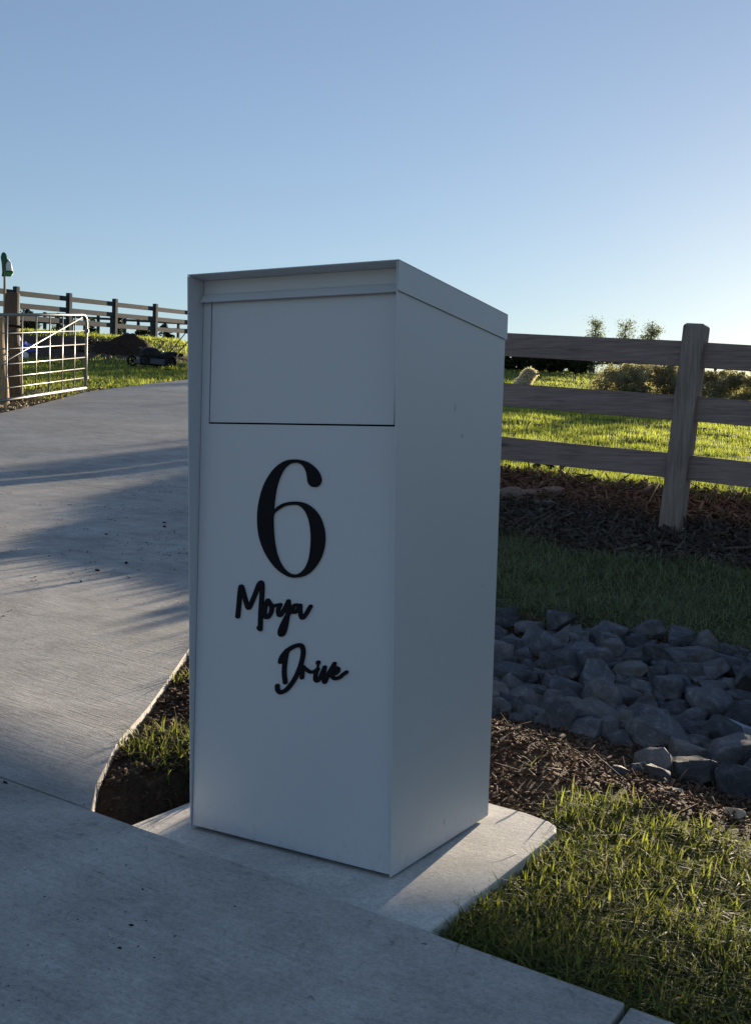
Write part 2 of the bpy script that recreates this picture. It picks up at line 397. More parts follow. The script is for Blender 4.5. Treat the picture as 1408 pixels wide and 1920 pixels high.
# ------------------------------------------------------------------ mailbox
W_, H_, D_ = .45, 1.0628, .3998; P1, P0, HH, SL = .0458, .0037, .0509, .0357
box = empty('parcel_mailbox', (0, 0, 0))
tag(box, 'tall grey steel parcel mailbox with black number 6 standing on the concrete pad', 'mailbox')
t = .0022; Z0 = .004
def zt(y, off=0): return H_ - SL*(y+P1)/(D_+P1) - off       # sloping roof
mb = MB()
for x0 in (0, W_-t):                                     # side walls, leaning front edge
    pr = [(-P0, Z0), (D_, Z0), (D_, zt(D_, .003)), (-P1, zt(-P1, .003))]
    vs = [(x0, y, z) for y, z in pr]+[(x0+t, y, z) for y, z in pr]
    mb.add(vs, [(3, 2, 1, 0), (4, 5, 6, 7), (0, 1, 5, 4), (1, 2, 6, 5), (2, 3, 7, 6), (3, 0, 4, 7)])
mb.box(t, W_-t, D_-t, D_-.0001, Z0, zt(D_, .004)); mb.box(t, W_-t, 0.012, D_-t, Z0+.001, Z0+.003)
mb.build('body', PAINT, box, bevel=.0006, seg=1)
def on_face(px, py, y=0.0):
    d = ray(px, py); s = (y-CAM[1])/d[1]; return CAM+d*s
da, db, dc = on_face(393, 793), on_face(738, 795), on_face(393, 573)
dx0, dx1 = float(da[0]), float(db[0]); dz0 = float((da[2]+db[2])/2); dz1 = float((on_face(380, 565, 0)[2]+on_face(740, 541, 0)[2])/2)
mb = MB(); yb, ft = .0, .002                                # fixed front panel around the door
xa, xb = .0035, W_-.0030; top = zt(0, .0022)
mb.box(xa, xb, yb, yb+ft, Z0+.003, dz0-.0030); mb.box(xa, dx0-.0015, yb, yb+ft, dz0-.0030, dz1)
mb.box(dx1+.0024, xb, yb, yb+ft, dz0-.0030, dz1); mb.box(xa, xb, yb, yb+ft, dz1, top)
mb.build('front_panel', PAINT, box)
mb = MB(); mb.box(dx0, dx1, yb+.0006, yb+.0026, dz0, dz1-.001); mb.build('parcel_door', PAINT, box, bevel=.0006, seg=1)
mb = MB(); mb.box(t+.0002, W_-t-.0002, .006, .008, Z0+.004, top); mb.build('gap_shade_sheet', DARK, box)  # near-black sheet behind the front panel, paints the shade in the gaps
# letter flap: sheet leaning out over the slot
l0, l1, l2, l3 = on_face(380, 556, -.004), on_face(742, 530, -.004), on_face(733, 545, -.012), on_face(379, 568, -.012)
zt_, zb_ = float((l0[2]+l1[2])/2), float((l2[2]+l3[2])/2)
mb = MB(); xf0, xf1 = .004, W_-.016
pr = [(-.0006, zt_+.001), (-.004, zt_), (-.012, zb_), (-.0105, zb_-.001), (-.002, zt_-.004), (-.0006, zt_-.004)]
N = len(pr); mb.add([(xf0, y, z) for y, z in pr]+[(xf1, y, z) for y, z in pr], [tuple(range(N))[::-1], tuple(range(N, 2*N))]+[(i, (i+1) % N, N+(i+1) % N, N+i) for i in range(N)])
mb.build('letter_flap', PAINT, box)
# hood
mb = MB(); o_ = .003; hx0, hx1 = .0001, W_+o_; yf, ybk = -P1, D_+o_; th = .0018
def slopebox(x0, x1, y0, y1, offa, offb):
    vs = [(x, y, zt(y, o)) for x in (x0, x1) for y in (y0, y1) for o in (offb, offa)]
    mb.add(vs, [(0, 1, 3, 2), (4, 6, 7, 5), (0, 4, 5, 1), (2, 3, 7, 6), (0, 2, 6, 4), (1, 5, 7, 3)])
slopebox(hx0, hx1, yf, ybk, 0, th)
slopebox(hx1-th, hx1, yf, ybk, th+.0001, HH); slopebox(hx0-.0004, hx0+th, yf+.006, ybk, th+.0001, HH); slopebox(hx0+th, hx1-th, ybk-th, ybk, th+.0001, HH)
mb.build('roof', PAINT, box, bevel=.0005, seg=1)
for (u, v, w2, h2) in ((853, 765, 2.0, 16), (866, 818, 4, 9), (833, 1541, 2.2, 14), (905, 1100, 2, 5)):   # small scuffs on the side
    d = ray(u, v); q = CAM+d*((W_+.0004-CAM[0])/d[0]); k2 = .5*q[1]*0+ (W_-CAM[0])/d[0]/FPX
    mb = MB(); n = 9; hw, hh_ = abs(w2*k2)*1.0, abs(h2*k2)*.5
    mb.add([(W_+.0003, q[1]+hw*math.cos(6.283*k/n)*(1+.3*math.sin(3*k)), q[2]+hh_*math.sin(6.283*k/n)) for k in range(n)], [tuple(range(n))]); mb.build('scuff_mark', SCUFF, box)
# --- lettering
def curve_mesh(name, loops, depth_, mat, parent, y0):
    cu = bpy.data.curves.new(name, 'CURVE'); cu.dimensions = '2D'; cu.fill_mode = 'BOTH'; cu.extrude = depth_/2
    cu.bevel_depth = .0004; cu.bevel_resolution = 1; cu.offset = -.0004
    for lp in loops:
        sp = cu.splines.new('POLY'); sp.points.add(len(lp)-1); sp.use_cyclic_u = True
        for q, (a, b) in zip(sp.points, lp): q.co = (a, b, 0, 1)
    tmp = bpy.data.objects.new('tmp', cu); COL.objects.link(tmp)
    dg = bpy.context.evaluated_depsgraph_get(); dg.update(); me = bpy.data.meshes.new_from_object(tmp.evaluated_get(dg))
    bpy.data.objects.remove(tmp); me.transform(Matrix.Rotation(R(90), 4, 'X')); me.transform(Matrix.Translation((0, y0-depth_/2, 0)))
    me.materials.clear(); me.materials.append(mat)
    o = bpy.data.objects.new(name, me); COL.objects.link(o); o.parent = parent; return o
def catmull(P, n=5):
    P = np.array(P, float); N = len(P); out = []
    for i in range(N):
        p0, p1, p2, p3 = P[i-1], P[i], P[(i+1) % N], P[(i+2) % N]
        for k in range(n):
            s = k/n; out.append(.5*((2*p1)+(-p0+p2)*s+(2*p0-5*p1+4*p2-p3)*s*s+(-p0+3*p1-3*p2+p3)*s**3))
    return out
def to_face(P, ox, oy, sc, y):
    r = []
    for a, b in P:
        q = on_face(ox+a/sc, oy+b/sc, y); r.append((float(q[0]), float(q[2])))
    return r
o6 = [(525, 85), (600, 97), (660, 130), (705, 180), (725, 232), (718, 268), (700, 288), (672, 293), (645, 283), (627, 258), (620, 215), (612, 175), (590, 135), (560, 115), (530, 111), (490, 120), (450, 155), (415, 220), (390, 300), (376, 390), (372, 463),
      (400, 438), (450, 412), (510, 402), (570, 405), (630, 427), (690, 480), (730, 550), (752, 640), (750, 730), (725, 820), (680, 895), (620, 950), (550, 972), (480, 965), (400, 915), (330, 830), (280, 730), (253, 620), (248, 500), (262, 390), (295, 280), (345, 190), (400, 130), (460, 95)]
i6 = [(368, 503), (400, 468), (450, 438), (510, 427), (560, 433), (605, 475), (635, 550), (648, 650), (645, 750), (630, 840), (600, 905), (560, 940), (520, 948), (475, 930), (430, 880), (395, 800), (375, 700), (367, 600)]
YL = -.004
c6 = curve_mesh('house_number', [to_face(catmull(o6), 420, 840, 4, YL), to_face(catmull(i6), 420, 840, 4, YL)], .0036, BLACK, box, -.0001)
c6['label'] = 'black serif numeral 6 fixed to the mailbox front'
def word(name, strokes, label):
    segs = []
    for st in strokes:
        r = 21
        if isinstance(st, tuple): r, st = st
        P = np.array(st, float)
        if len(P) > 2:
            Q = []
            for i in range(len(P)-1):
                p0, p1, p2, p3 = P[max(i-1, 0)], P[i], P[i+1], P[min(i+2, len(P)-1)]
                for k in range(6):
                    s = k/6; Q.append(.5*((2*p1)+(-p0+p2)*s+(2*p0-5*p1+4*p2-p3)*s*s+(-p0+3*p1-3*p2+p3)*s**3))
            Q.append(P[-1]); P = np.array(Q)
        for a, b in zip(P[:-1], P[1:]): segs.append((a, b, r))
    allp = np.array([p for s in segs for p in s[:2]]); lo_ = allp.min(0)-40; hi = allp.max(0)+40; st = 3.5
    gx = np.arange(lo_[0], hi[0], st); gy = np.arange(lo_[1], hi[1], st); GX, GY = np.meshgrid(gx, gy, indexing='ij')
    Fd = np.full(GX.shape, 1e9)
    for a, b, r in segs:
        d = b-a; L = max(d@d, 1e-6); tt = np.clip(((GX-a[0])*d[0]+(GY-a[1])*d[1])/L, 0, 1)
        Fd = np.minimum(Fd, np.hypot(GX-a[0]-tt*d[0], GY-a[1]-tt*d[1])-r)
    E = {}
    def ip(i, j, k, l):
        a, b = Fd[i, j], Fd[k, l]; s = a/(a-b); return (gx[i]+(gx[k]-gx[i])*s, gy[j]+(gy[l]-gy[j])*s)
    nxt = {}
    def key(p): return (round(p[0], 3), round(p[1], 3))
    neg = Fd < 0
    for i in range(len(gx)-1):
        for j in range(len(gy)-1):
            c = [(i, j), (i+1, j), (i+1, j+1), (i, j+1)]; sgn = [neg[q] for q in c]
            if all(sgn) or not any(sgn): continue
            cr = []
            for k in range(4):
                a, b = k, (k+1) % 4
                if sgn[a] != sgn[b]: cr.append((sgn[a], key(ip(*c[a], *c[b]))))
            ex = [p for s_, p in cr if s_]; en = [p for s_, p in cr if not s_]
            if len(ex) == 1: nxt[ex[0]] = en[0]
            else:
                for k in range(len(cr)):
                    if cr[k][0]: nxt[cr[k][1]] = cr[(k-1) % len(cr)][1]
    loops = []
    while nxt:
        s0, p = nxt.popitem(); lp = [s0]
        while p in nxt: lp.append(p); p = nxt.pop(p)
        if len(lp) > 8: loops.append(lp[::1])
    o = curve_mesh(name, [to_face(lp, 420, 1060, 5.415, YL) for lp in loops], .0036, BLACK, box, -.0001); o['label'] = label
word('street_name', [
    [(135, 520), (146, 400), (158, 270), (170, 215), (190, 270), (215, 360), (243, 432), (275, 380), (320, 270), (350, 195), (372, 176), (382, 210), (378, 330), (368, 480), (362, 650)],
    [(350, 635), (362, 650)],
    (20, [(440, 357), (418, 400), (406, 470), (412, 518), (440, 526), (472, 480), (478, 425), (458, 385), (440, 360)]), (17, [(470, 400), (500, 412), (535, 405), (565, 402)]),
    (19, [(565, 402), (546, 450), (550, 500), (572, 503), (612, 440), (648, 364)]), (19, [(650, 366), (650, 430), (638, 520), (622, 620), (600, 690), (572, 708), (561, 680), (580, 620), (620, 540), (660, 480), (690, 450)]),
    (19, [(735, 405), (705, 412), (688, 445), (703, 476), (735, 462), (768, 408)]), (19, [(768, 408), (768, 470), (780, 528), (803, 528), (840, 475), (873, 418)])], 'black script lettering reading Moya')
word('street_name', [
    [(634, 865), (617, 960), (606, 1080), (616, 1190)], [(567, 982), (580, 935), (625, 878), (685, 835), (750, 812), (788, 828), (798, 890), (780, 990), (740, 1100), (690, 1190), (630, 1262), (572, 1292), (541, 1270), (536, 1225)],
    (19, [(786, 1142), (790, 1080), (802, 1035)]), (17, [(802, 1037), (835, 1062), (872, 1085), (915, 1078), (940, 1058)]),
    (18, [(945, 1055), (925, 1110), (922, 1162), (945, 1174), (975, 1130), (1016, 1036)]), (21, [(950, 988), (950, 990)]), (8, [(950, 990), (945, 1055)]),
    (19, [(1016, 1036), (1005, 1120), (1016, 1188), (1052, 1110), (1116, 1000)]),
    (18, [(1080, 1108), (1130, 1098), (1155, 1060), (1130, 1045), (1098, 1080), (1092, 1128), (1122, 1152), (1170, 1138), (1205, 1108), (1237, 1086)])], 'black script lettering reading Drive')
# ------------------------------------------------------------------ grass and litter (stuff)
def blades(name, P, h, wd, mat, lean=.6, tint=None, seg=2, brown=.08, label=None, cat='grass', kind='stuff', parent=None, dirs=None):
    n = len(P); P = np.asarray(P, float)
    a = rng.uniform(0, 2*np.pi, n) if dirs is None else dirs
    hh = h*rng.uniform(.45, 1.25, n); ww = wd*rng.uniform(.6, 1.3, n); le = lean*rng.uniform(.1, 1.3, n)
    dxy = np.stack([np.cos(a), np.sin(a), 0*a], 1); sd_ = np.stack([-np.sin(a), np.cos(a), 0*a], 1)
    tw = rng.uniform(-.8, .8, n)[:, None]; sd_ = sd_*np.cos(tw)+dxy*np.sin(tw)
    rows = []
    for k in range(seg+1):
        s = k/seg
        c = P+dxy*(hh*le*s**1.7)[:, None]+np.array([0, 0, 1.0])*(hh*(s-.35*le*s*s))[:, None]
        wk = (ww*(1-s*.85 if k else .7)/2)[:, None] if k < seg else None
        if k < seg: rows += [c-sd_*wk, c+sd_*wk]
        else: rows += [c]
    m = len(rows); Vv = np.stack(rows, 1).reshape(-1, 3); b = np.arange(n)*m
    fs = []
    for k in range(seg-1): fs += [np.stack([b+2*k, b+2*k+1, b+2*k+3], 1), np.stack([b+2*k, b+2*k+3, b+2*k+2], 1)]
    fs.append(np.stack([b+2*(seg-1), b+2*(seg-1)+1, b+2*seg], 1))
    tn = rng.uniform(0, 1, n) if tint is None else np.clip(tint+rng.uniform(-.25, .25, n), 0, 1)
    br = (rng.uniform(0, 1, n) < brown)*rng.uniform(.4, 1, n)
    at2 = np.repeat(np.stack([tn, br, 0*tn], 1), m, 0)
    o = np_mesh(name, Vv, np.concatenate(fs), mat, attr=at2, parent=parent)
    if label: tag(o, label, cat, kind=kind)
    return o
def scatter(n, x0, x1, y0, y1, dens):
    x = rng.uniform(x0, x1, n); y = rng.uniform(y0, y1, n); k = rng.uniform(0, 1, n) < dens(x, y)
    return x[k], y[k]
def on_slab(x, y):
    pad = (x > -.115) & (x < .608) & (y < .5) & (y > -.4)
    return pad | ((x < xr(y)+.01) & (x > xl(y)-.02)) | (y < foot(x)+.008)
def gz(x, y): return np.stack([x, y, zground(x, y)], 1)
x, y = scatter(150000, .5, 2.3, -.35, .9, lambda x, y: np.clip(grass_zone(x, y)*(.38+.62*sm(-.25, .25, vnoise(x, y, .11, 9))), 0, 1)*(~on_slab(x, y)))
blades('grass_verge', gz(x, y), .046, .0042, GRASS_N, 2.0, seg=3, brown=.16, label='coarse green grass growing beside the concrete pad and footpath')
x, y = scatter(5500, .5, 2.0, -.35, .78, lambda x, y: grass_zone(x, y)*(~on_slab(x, y)))
blades('grass_tufts', gz(x, y), .058, .0062, GRASS_N, 1.6, seg=4, brown=.05, tint=np.full(len(x), .85), label='taller blades standing out of the verge grass')
x, y = scatter(2500, -.1, .75, .5, .82, lambda x, y: .5*sm(.1, .5, vnoise(x, y, .12, 19))*(~on_slab(x, y)))
blades('weeds', gz(x, y), .045, .006, GRASS_N, .9, seg=3, brown=.2, label='sparse weeds on bare soil behind the pad')
x, y = scatter(95000, -2.2, 3.0, 2.2, 4.6, lambda x, y: grass_zone(x, y)*(.3+.7*sm(-.25, .25, vnoise(x, y, .22, 12))))
blades('bank_grass', gz(x, y), .065, .005, GRASS_B, 2.0, seg=3, brown=.3, label='shaded grass on the bank below the timber fence')
x, y = scatter(17000, -1.6, -.05, .0, 1.6, lambda x, y: (~on_slab(x, y))*sm(.0, .25, vnoise(x, y, .22, 21)+.35*np.exp(-((x+.28)/.22)**2-((y-.35)/.2)**2)*1.4)*sm(.65, .5, x-xr(y)+0*y)*sm(.12, .2, y))
blades('edge_grass', gz(x, y), .06, .0045, GRASS_N, 1.35, seg=3, brown=.2, label='small grass clumps between driveway edge and mailbox')
def lawn(name, n, az0, az1, d0, d1, label, zone=grass_zone, hs=1.0):
    az = np.radians(rng.uniform(az0, az1, n)); u = rng.uniform(0, 1, n)
    r = 1/(1/d0**.6+(1/d1**.6-1/d0**.6)*u); r = r**(1/.6)
    x = CAM[0]+np.sin(az)*r; y = CAM[1]+np.cos(az)*r
    k = (rng.uniform(0, 1, n) < zone(x, y)*(.45+.55*sm(-.3, .2, vnoise(x, y, .25, 31)))) & ~on_slab(x, y); x, y, r = x[k], y[k], r[k]
    sc = np.clip(r/11, .7, 4)
    t_ = np.clip(.5+.5*vnoise(x, y, 1.5, 8), 0, 1)
    n_ = len(x); blades(name, gz(x, y), .055*sc**.6*hs, .0075*sc, GRASS_L, .8, tint=t_, seg=2, brown=.04, label=label)
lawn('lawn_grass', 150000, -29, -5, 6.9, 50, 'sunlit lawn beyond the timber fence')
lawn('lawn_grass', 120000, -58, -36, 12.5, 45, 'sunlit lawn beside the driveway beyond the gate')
def chips(name, x, y, L, W, mat, label, lift=.01, tilt=.5):
    n = len(x); Vv = []; 
    a = rng.uniform(0, 2*np.pi, n); l = L*np.exp(rng.normal(-.1, .55, n)); w_ = W*np.exp(rng.normal(-.1, .45, n)); tl = rng.normal(0, tilt, n); th_ = w_*.3
    c = gz(x, y); c[:, 2] += lift*rng.uniform(0, 1.4, n)
    ax = np.stack([np.cos(a)*np.cos(tl), np.sin(a)*np.cos(tl), np.sin(tl)], 1); sd_ = np.stack([-np.sin(a), np.cos(a), rng.normal(0, .4, n)], 1); up = np.cross(ax, sd_)
    A = ax*l[:, None]/2; B = sd_*w_[:, None]/2; Cc = up*th_[:, None]/2
    q = [c-A-B-Cc, c-A+B-Cc, c+A+B*.5-Cc, c+A-B*.5-Cc, c-A-B+Cc, c-A+B+Cc, c+A+B*.5+Cc, c+A-B*.5+Cc]
    Vv = np.stack(q, 1).reshape(-1, 3); b = (np.arange(n)*8)[:, None]
    fs = np.concatenate([b+np.array(f) for f in [(0, 3, 2, 1), (4, 5, 6, 7), (0, 1, 5, 4), (1, 2, 6, 5), (2, 3, 7, 6), (3, 0, 4, 7)]])
    tn = rng.uniform(0, 1, n)**1.6; at2 = np.repeat(np.stack([tn, (rng.uniform(0, 1, n) < .08)*.6, 0*tn], 1), 8, 0)
    return tag(np_mesh(name, Vv, fs, mat, attr=at2), label, 'ground cover', kind='stuff')
x, y = scatter(34000, -3.2, 3.4, 3.7, 5.9, lambda x, y: sm(3.9, 4.4, y+vnoise(x, y, .6, 3)*.25)*sm(5.75, 5.3, y+vnoise(x, y, .6, 3)*.2)*(~on_slab(x, y)))
chips('mulch', x, y, .06, .012, CHIP, 'bark mulch under the timber fence', .02)
x, y = scatter(5000, .75, 3.4, 2.2, 4.2, lambda x, y: sm(.6, 1.2, x)*.5)
chips('bark_litter', x, y, .08, .010, CHIP, 'bark litter on the bank to the right of the grass', .02)
x, y = scatter(65000, -1.3, 2.4, .5, 3.0, lambda x, y: (~on_slab(x, y))*(1-grass_zone(x, y))*.8)
chips('soil_crumbs', x, y, .009, .007, SOILC, 'crumbly soil and wood bits around the ditch rocks', .008)
x, y = scatter(16000, -1.2, -.1, -.14, 1.8, lambda x, y: (~on_slab(x, y))*(x-xr(y) < .7))
chips('soil_crumbs', x, y, .010, .007, SOILC, 'crumbly soil along the driveway edge', .008)
x, y = scatter(1800, -.1, 2.0, .5, 1.5, lambda x, y: (~on_slab(x, y))*.7)
chips('bark_litter', x, y, .035, .004, CHIP, 'thin bark fibres and twigs lying on the soil in front of the rocks', .01)
x, y = scatter(9000, -12, -8.5, 5.5, 11.5, lambda x, y: sm(-.05, .0, xl(y)-x)*sm(1.0, .6, xl(y)-x))
chips('gate_gravel', x, y, .06, .03, plain('gravel', (.26, .20, .13), .9, .1, 0, .6, 12), 'stony gravel strip under the farm gate', .015)

# ------------------------------------------------------------------ timber fence beyond the ditch
def hit(px, py, d0=1.5, d1=90):
    ds = np.geomspace(d0, d1, 1500); r = ray(px, py); P = CAM+ds[:, None]*r
    z = np.maximum(zground(P[:, 0], P[:, 1]), np.where((P[:, 0] < xr(P[:, 1])) & (P[:, 0] > xl(P[:, 1])) & (P[:, 1] > foot(P[:, 0])), zdrive(P[:, 0], P[:, 1]), -9))
    z = np.where(P[:, 1] < foot(P[:, 0]), tilt(P[:, 0]), z)
    k = np.argmax(P[:, 2] < z); return P[k], ds[k]
fence = empty('post_and_rail_fence', (-.3, FY, .3))
tag(fence, 'brown timber post and rail fence above the ditch bank behind the mailbox', 'fence')
fence_in = Matrix.Translation((.3, -FY, -.3))
RAILS = [((955, 622, 669), (1278, 638, 690)), ((948, 718, 763), (1262, 739, 785)), ((941, 814, 853), (1250, 847, 887))]
rl = []
for (xa_, ta, ba), (xb_, tb, bb) in RAILS:
    A1, A2, B1, B2 = on_face(xa_, ta, FY), on_face(xa_, ba, FY), on_face(xb_, tb, FY), on_face(xb_, bb, FY)
    rl.append((A1, A2, B1, B2))
slope = float(np.mean([(b[2]-a[2])/(b[0]-a[0]) for a, _, b, _ in rl])); 
pxc = float(on_face(1303, 650, FY)[0])
zr_ = [(float(b1[2]+slope*(pxc-b1[0])), .145) for a1, a2, b1, b2 in rl]
POSTS = [pxc+2.4*k for k in (-1, 0, 1, 2, 3, 4)]
ENDX = -3.0
for k, px_ in enumerate(POSTS):
    mb = MB(); zb = float(zground(px_, FY)); zt2 = zr_[0][0]+slope*(px_-pxc)+.10; h = .0625; c = .014
    lean = .080 if k == 1 else random.uniform(-.008, .01)
    M = Matrix.Translation((px_-(.092 if k == 1 else 0), FY, zb)) @ Matrix.Rotation(lean, 4, 'Y')
    H = zt2-zb; lv = [(-.3, h), (H-c, h), (H, h-c)]
    vs = [M @ Vector((sx*q, sy*q, z)) for z, q in lv for sx, sy in ((-1, -1), (1, -1), (1, 1), (-1, 1))]
    fs = [(4*i+j, 4*i+(j+1) % 4, 4*i+4+(j+1) % 4, 4*i+4+j) for i in range(2) for j in range(4)]+[(8, 9, 10, 11), (3, 2, 1, 0)]
    mb.add([fence_in @ v for v in vs], fs); mb.build('post', POSTW, fence, bevel=.006)
spans = [(ENDX, POSTS[0])]+list(zip(POSTS[:-1], POSTS[1:]))
for k, (a, b) in enumerate(spans):
    for j, (zz, hh_) in enumerate(zr_):
        dz = random.uniform(-.006, .006) if k != 1 else 0
        za, zb = zz+slope*(a-pxc)+dz, zz+slope*(b-pxc)+dz
        mb = MB(); n = 8; vs = []
        for i in range(n+1):
            s = i/n; x_ = a-.015+(b-a-.045)*s; z_ = za+(zb-za)*s-.006*math.sin(math.pi*s); yo = .003*math.sin(3*s+k)
            vs += [(x_, FY-.02+yo, z_), (x_, FY+.02+yo, z_), (x_, FY+.02+yo, z_-hh_), (x_, FY-.02+yo, z_-hh_)]
        fs = [(4*i+q, 4*i+(q+1) % 4, 4*i+4+(q+1) % 4, 4*i+4+q) for i in range(n) for q in range(4)]+[(0, 3, 2, 1), (4*n, 4*n+1, 4*n+2, 4*n+3)]
        mb.add([fence_in @ Vector(v) for v in vs], fs); mb.build('rail', FENCEW, fence, bevel=.003)
# ------------------------------------------------------------------ grey fence on the hill at left
f2 = empty('paddock_fence', tuple(at(31, 622, 30)))
tag(f2, 'dark grey post and rail fence along the hill crest behind the dirt pile', 'fence')
base0 = Vector(f2.location)
def cam_pt(Xc, Zc, z):                           # camera-horizontal frame
    az = YAW+math.atan2(Xc, Zc); r = math.hypot(Xc, Zc)
    return Vector((CAM[0]+math.sin(az)*r, CAM[1]+math.cos(az)*r, z))
def fence_line(root, fn, n0, n1, offs, rh, pw, mat, ptop=.10, base=1.2, gr='x'):
    o0 = Vector(root.location); P = [fn(n) for n in range(n0, n1+1)]
    d = (P[1]-P[0]); d.z = 0; d.normalize(); pr = Vector((-d.y, d.x, 0))
    for p in P:
        mb = MB(); M = Matrix(((d.x, pr.x, 0, p.x-o0.x), (d.y, pr.y, 0, p.y-o0.y), (0, 0, 1, 0), (0, 0, 0, 1)))
        mb.box(-pw/2, pw/2, -pw/2, pw/2, p.z-base-.2-o0.z, p.z+ptop-o0.z, M); mb.build('post', mat, root)
    for p, q in zip(P[:-1], P[1:]):
        for o in offs:
            a = p-o0+d*pw/2*1.02; b = q-o0-d*pw/2*1.02; vs = []
            for e in (a, b): vs += [e+pr*s_*.022-Vector((0, 0, o+z_)) for s_, z_ in ((-1, 0), (1, 0), (1, rh), (-1, rh))]
            mb = MB(); mb.add(vs, [(0, 1, 5, 4), (1, 2, 6, 5), (2, 3, 7, 6), (3, 0, 4, 7), (3, 2, 1, 0), (4, 5, 6, 7)]); mb.build('rail', mat, root)
def fl(n):
    n = n-.0; Z0 = 30; p = Vector(at(704+FPX*(-.3267+.0273*n)/(1+.0746*n), 580, Z0*(1+.0746*n))); p.z = 4.88+.172*n; return p
fence_line(f2, fl, -3, 9, (0, .33, .66), .14, .13, GREYW, .10)
f3 = empty('far_fence', (float(at(1107, 697, 52)[0]), float(at(1107, 697, 52)[1]), 4.7))
tag(f3, 'distant dark fence on the skyline below the three small trees', 'fence')
q0 = at(1107, 697, 50)
def fr(n):
    x_ = q0[0]+.12*n*1.0; y_ = q0[1]+2.38*n; p = Vector((x_, y_, 0)); p.z = float(at(1107+22*n, 652+.3*n, float(depth(x_, y_)))[2])+.10; return p
fence_line(f3, fr, -3, 8, (0, .38, .78), .12, .15, GREYW, .08, 1.5)
f4 = empty('second_paddock_fence', tuple(cam_pt(-15, 62, 5.5)))
tag(f4, 'pale thin fence line seen through the rails of the hill fence', 'fence')
def fs_(n):
    Zc = 52+n*.9; px_ = 60+25*n; py_ = 581+.062*(px_-60)+6; p = at(px_, py_, Zc); return Vector(p)
fence_line(f4, fs_, 0, 13, (0, .35), .12, .12, GREYW, .08, 1.6)
# ------------------------------------------------------------------ farm gate and its posts
def round_post(name, pt, pb, r0, r1, mat, label, below=.3, lumps=.01, group=None, cat='post'):
    o = empty(name, tuple(pb)); tag(o, label, cat, group)
    pb = Vector(pb); pt = Vector(pt); d = pt-pb; mb = MB(); n = 9; pts = []; rs = []
    for i in range(n+1):
        s = i/n; pts.append((d*s+Vector((lumps*math.sin(s*7), lumps*math.cos(s*5)-lumps, 0)))-(d.normalized()*below if i == 0 else Vector())); rs.append(r1+(r0-r1)*s)
    pts.append(pts[-1]+d.normalized()*.012); rs.append(r0*.86)
    mb.tube(pts, rs, 16); mb.build('timber', mat, o, smooth=False, bevel=.004); return o
pb, dgp = hit(28, 757); dgp = float(depth(pb[0], pb[1]))
gp = round_post('gate_or_shadow_post', at(25, 552, dgp), pb, .095, .115, ROUNDP, 'leaning round timber gate post in front of the farm gate')
mb = MB(); o0 = Vector(pb)
for z in (1.02, .93):
    mb.tube([Vector((.13*math.cos(a), .13*math.sin(a), z)) + Vector(at(25, 552, dgp)-pb)*(z/1.45)*.0+ (Vector(at(25, 552, dgp)-pb)*(z/1.45)-Vector((0, 0, z))) for a in [k*math.pi/8 for k in range(17)]], .012, 6, cap=False)
mb.build('wire_wrap', DARK, gp)
pb2, d2 = hit(4, 762); pt2 = at(-2, 598, d2)
round_post('strainer_post', pt2, pb2, .085, .095, PINE, 'pale timber post cut by the left edge of the photo beside the farm gate')
hp_ = (-5.05, 10.0, float(zground(-5.05, 10.0)))  # unseen post, added to throw a shadow stripe across the driveway
round_post('gate_or_shadow_post', (hp_[0]+.02, hp_[1], hp_[2]+1.25), hp_, .10, .11, ROUNDP, 'round timber post added for its shadow on the driveway, unseen behind the mailbox')
gA = Vector(at(47, 744.5, 14.5)); gB = Vector(at(161, 727, 16.4)); gtA, gtB = float(at(47, 591, 14.5)[2]), float(at(157, 591, 16.4)[2])
gate = empty('farm_gate', tuple(gB)); tag(gate, 'silver steel mesh farm gate standing open beside the driveway', 'gate')
L1 = (gB.xy-gA.xy).length; dirg = Vector((gB.x-gA.x, gB.y-gA.y, 0))/L1; slb = (gB.z-gA.z)/L1; slt = (gtB-gtA)/L1; LG = 3.66
def gpt(s, v):                                   # s metres back from the far end, v 0..1 up
    zb = gB.z-slb*s; zt_2 = gtB-slt*s
    return Vector((-dirg.x*s, -dirg.y*s, zb+(zt_2-zb)*v-gB.z))
mb = MB(); rr_ = .021; cr = .13
mb.tube([gpt(LG, 1), gpt(cr, 1), gpt(cr*.45, .985), gpt(cr*.12, .95), gpt(0, .88), gpt(0, .5), gpt(0, .0), ], rr_, 10)
mb.tube([gpt(-.01, 0), gpt(LG, 0)], rr_, 10); mb.tube([gpt(LG, 0), gpt(LG, 1)], rr_, 10); mb.build('frame', STEEL, gate, smooth=True)
vf = [.86, .73, .58, .40, .217]
mb = MB()
for v in vf: mb.tube([gpt(.0, 1-v), gpt(LG, 1-v)], .008, 6)
for k in range(1, 9): mb.tube([gpt(LG*k/9, 0.005), gpt(LG*k/9, .995)], .010, 8)
mb.build('mesh_bars', STEEL, gate, smooth=True)
mb = MB(); mb.tube([gpt(.16, .965), gpt(LG-.02, .20)], .010, 8); mb.build('brace', STEEL, gate, smooth=True)
for v in (.78, .14):
    mb = MB(); p = gpt(-.005, v); mb.box(p.x-.03, p.x+.03, p.y-.02, p.y+.02, p.z-.03, p.z+.03); mb.build('hinge', STEEL, gate, bevel=.004)
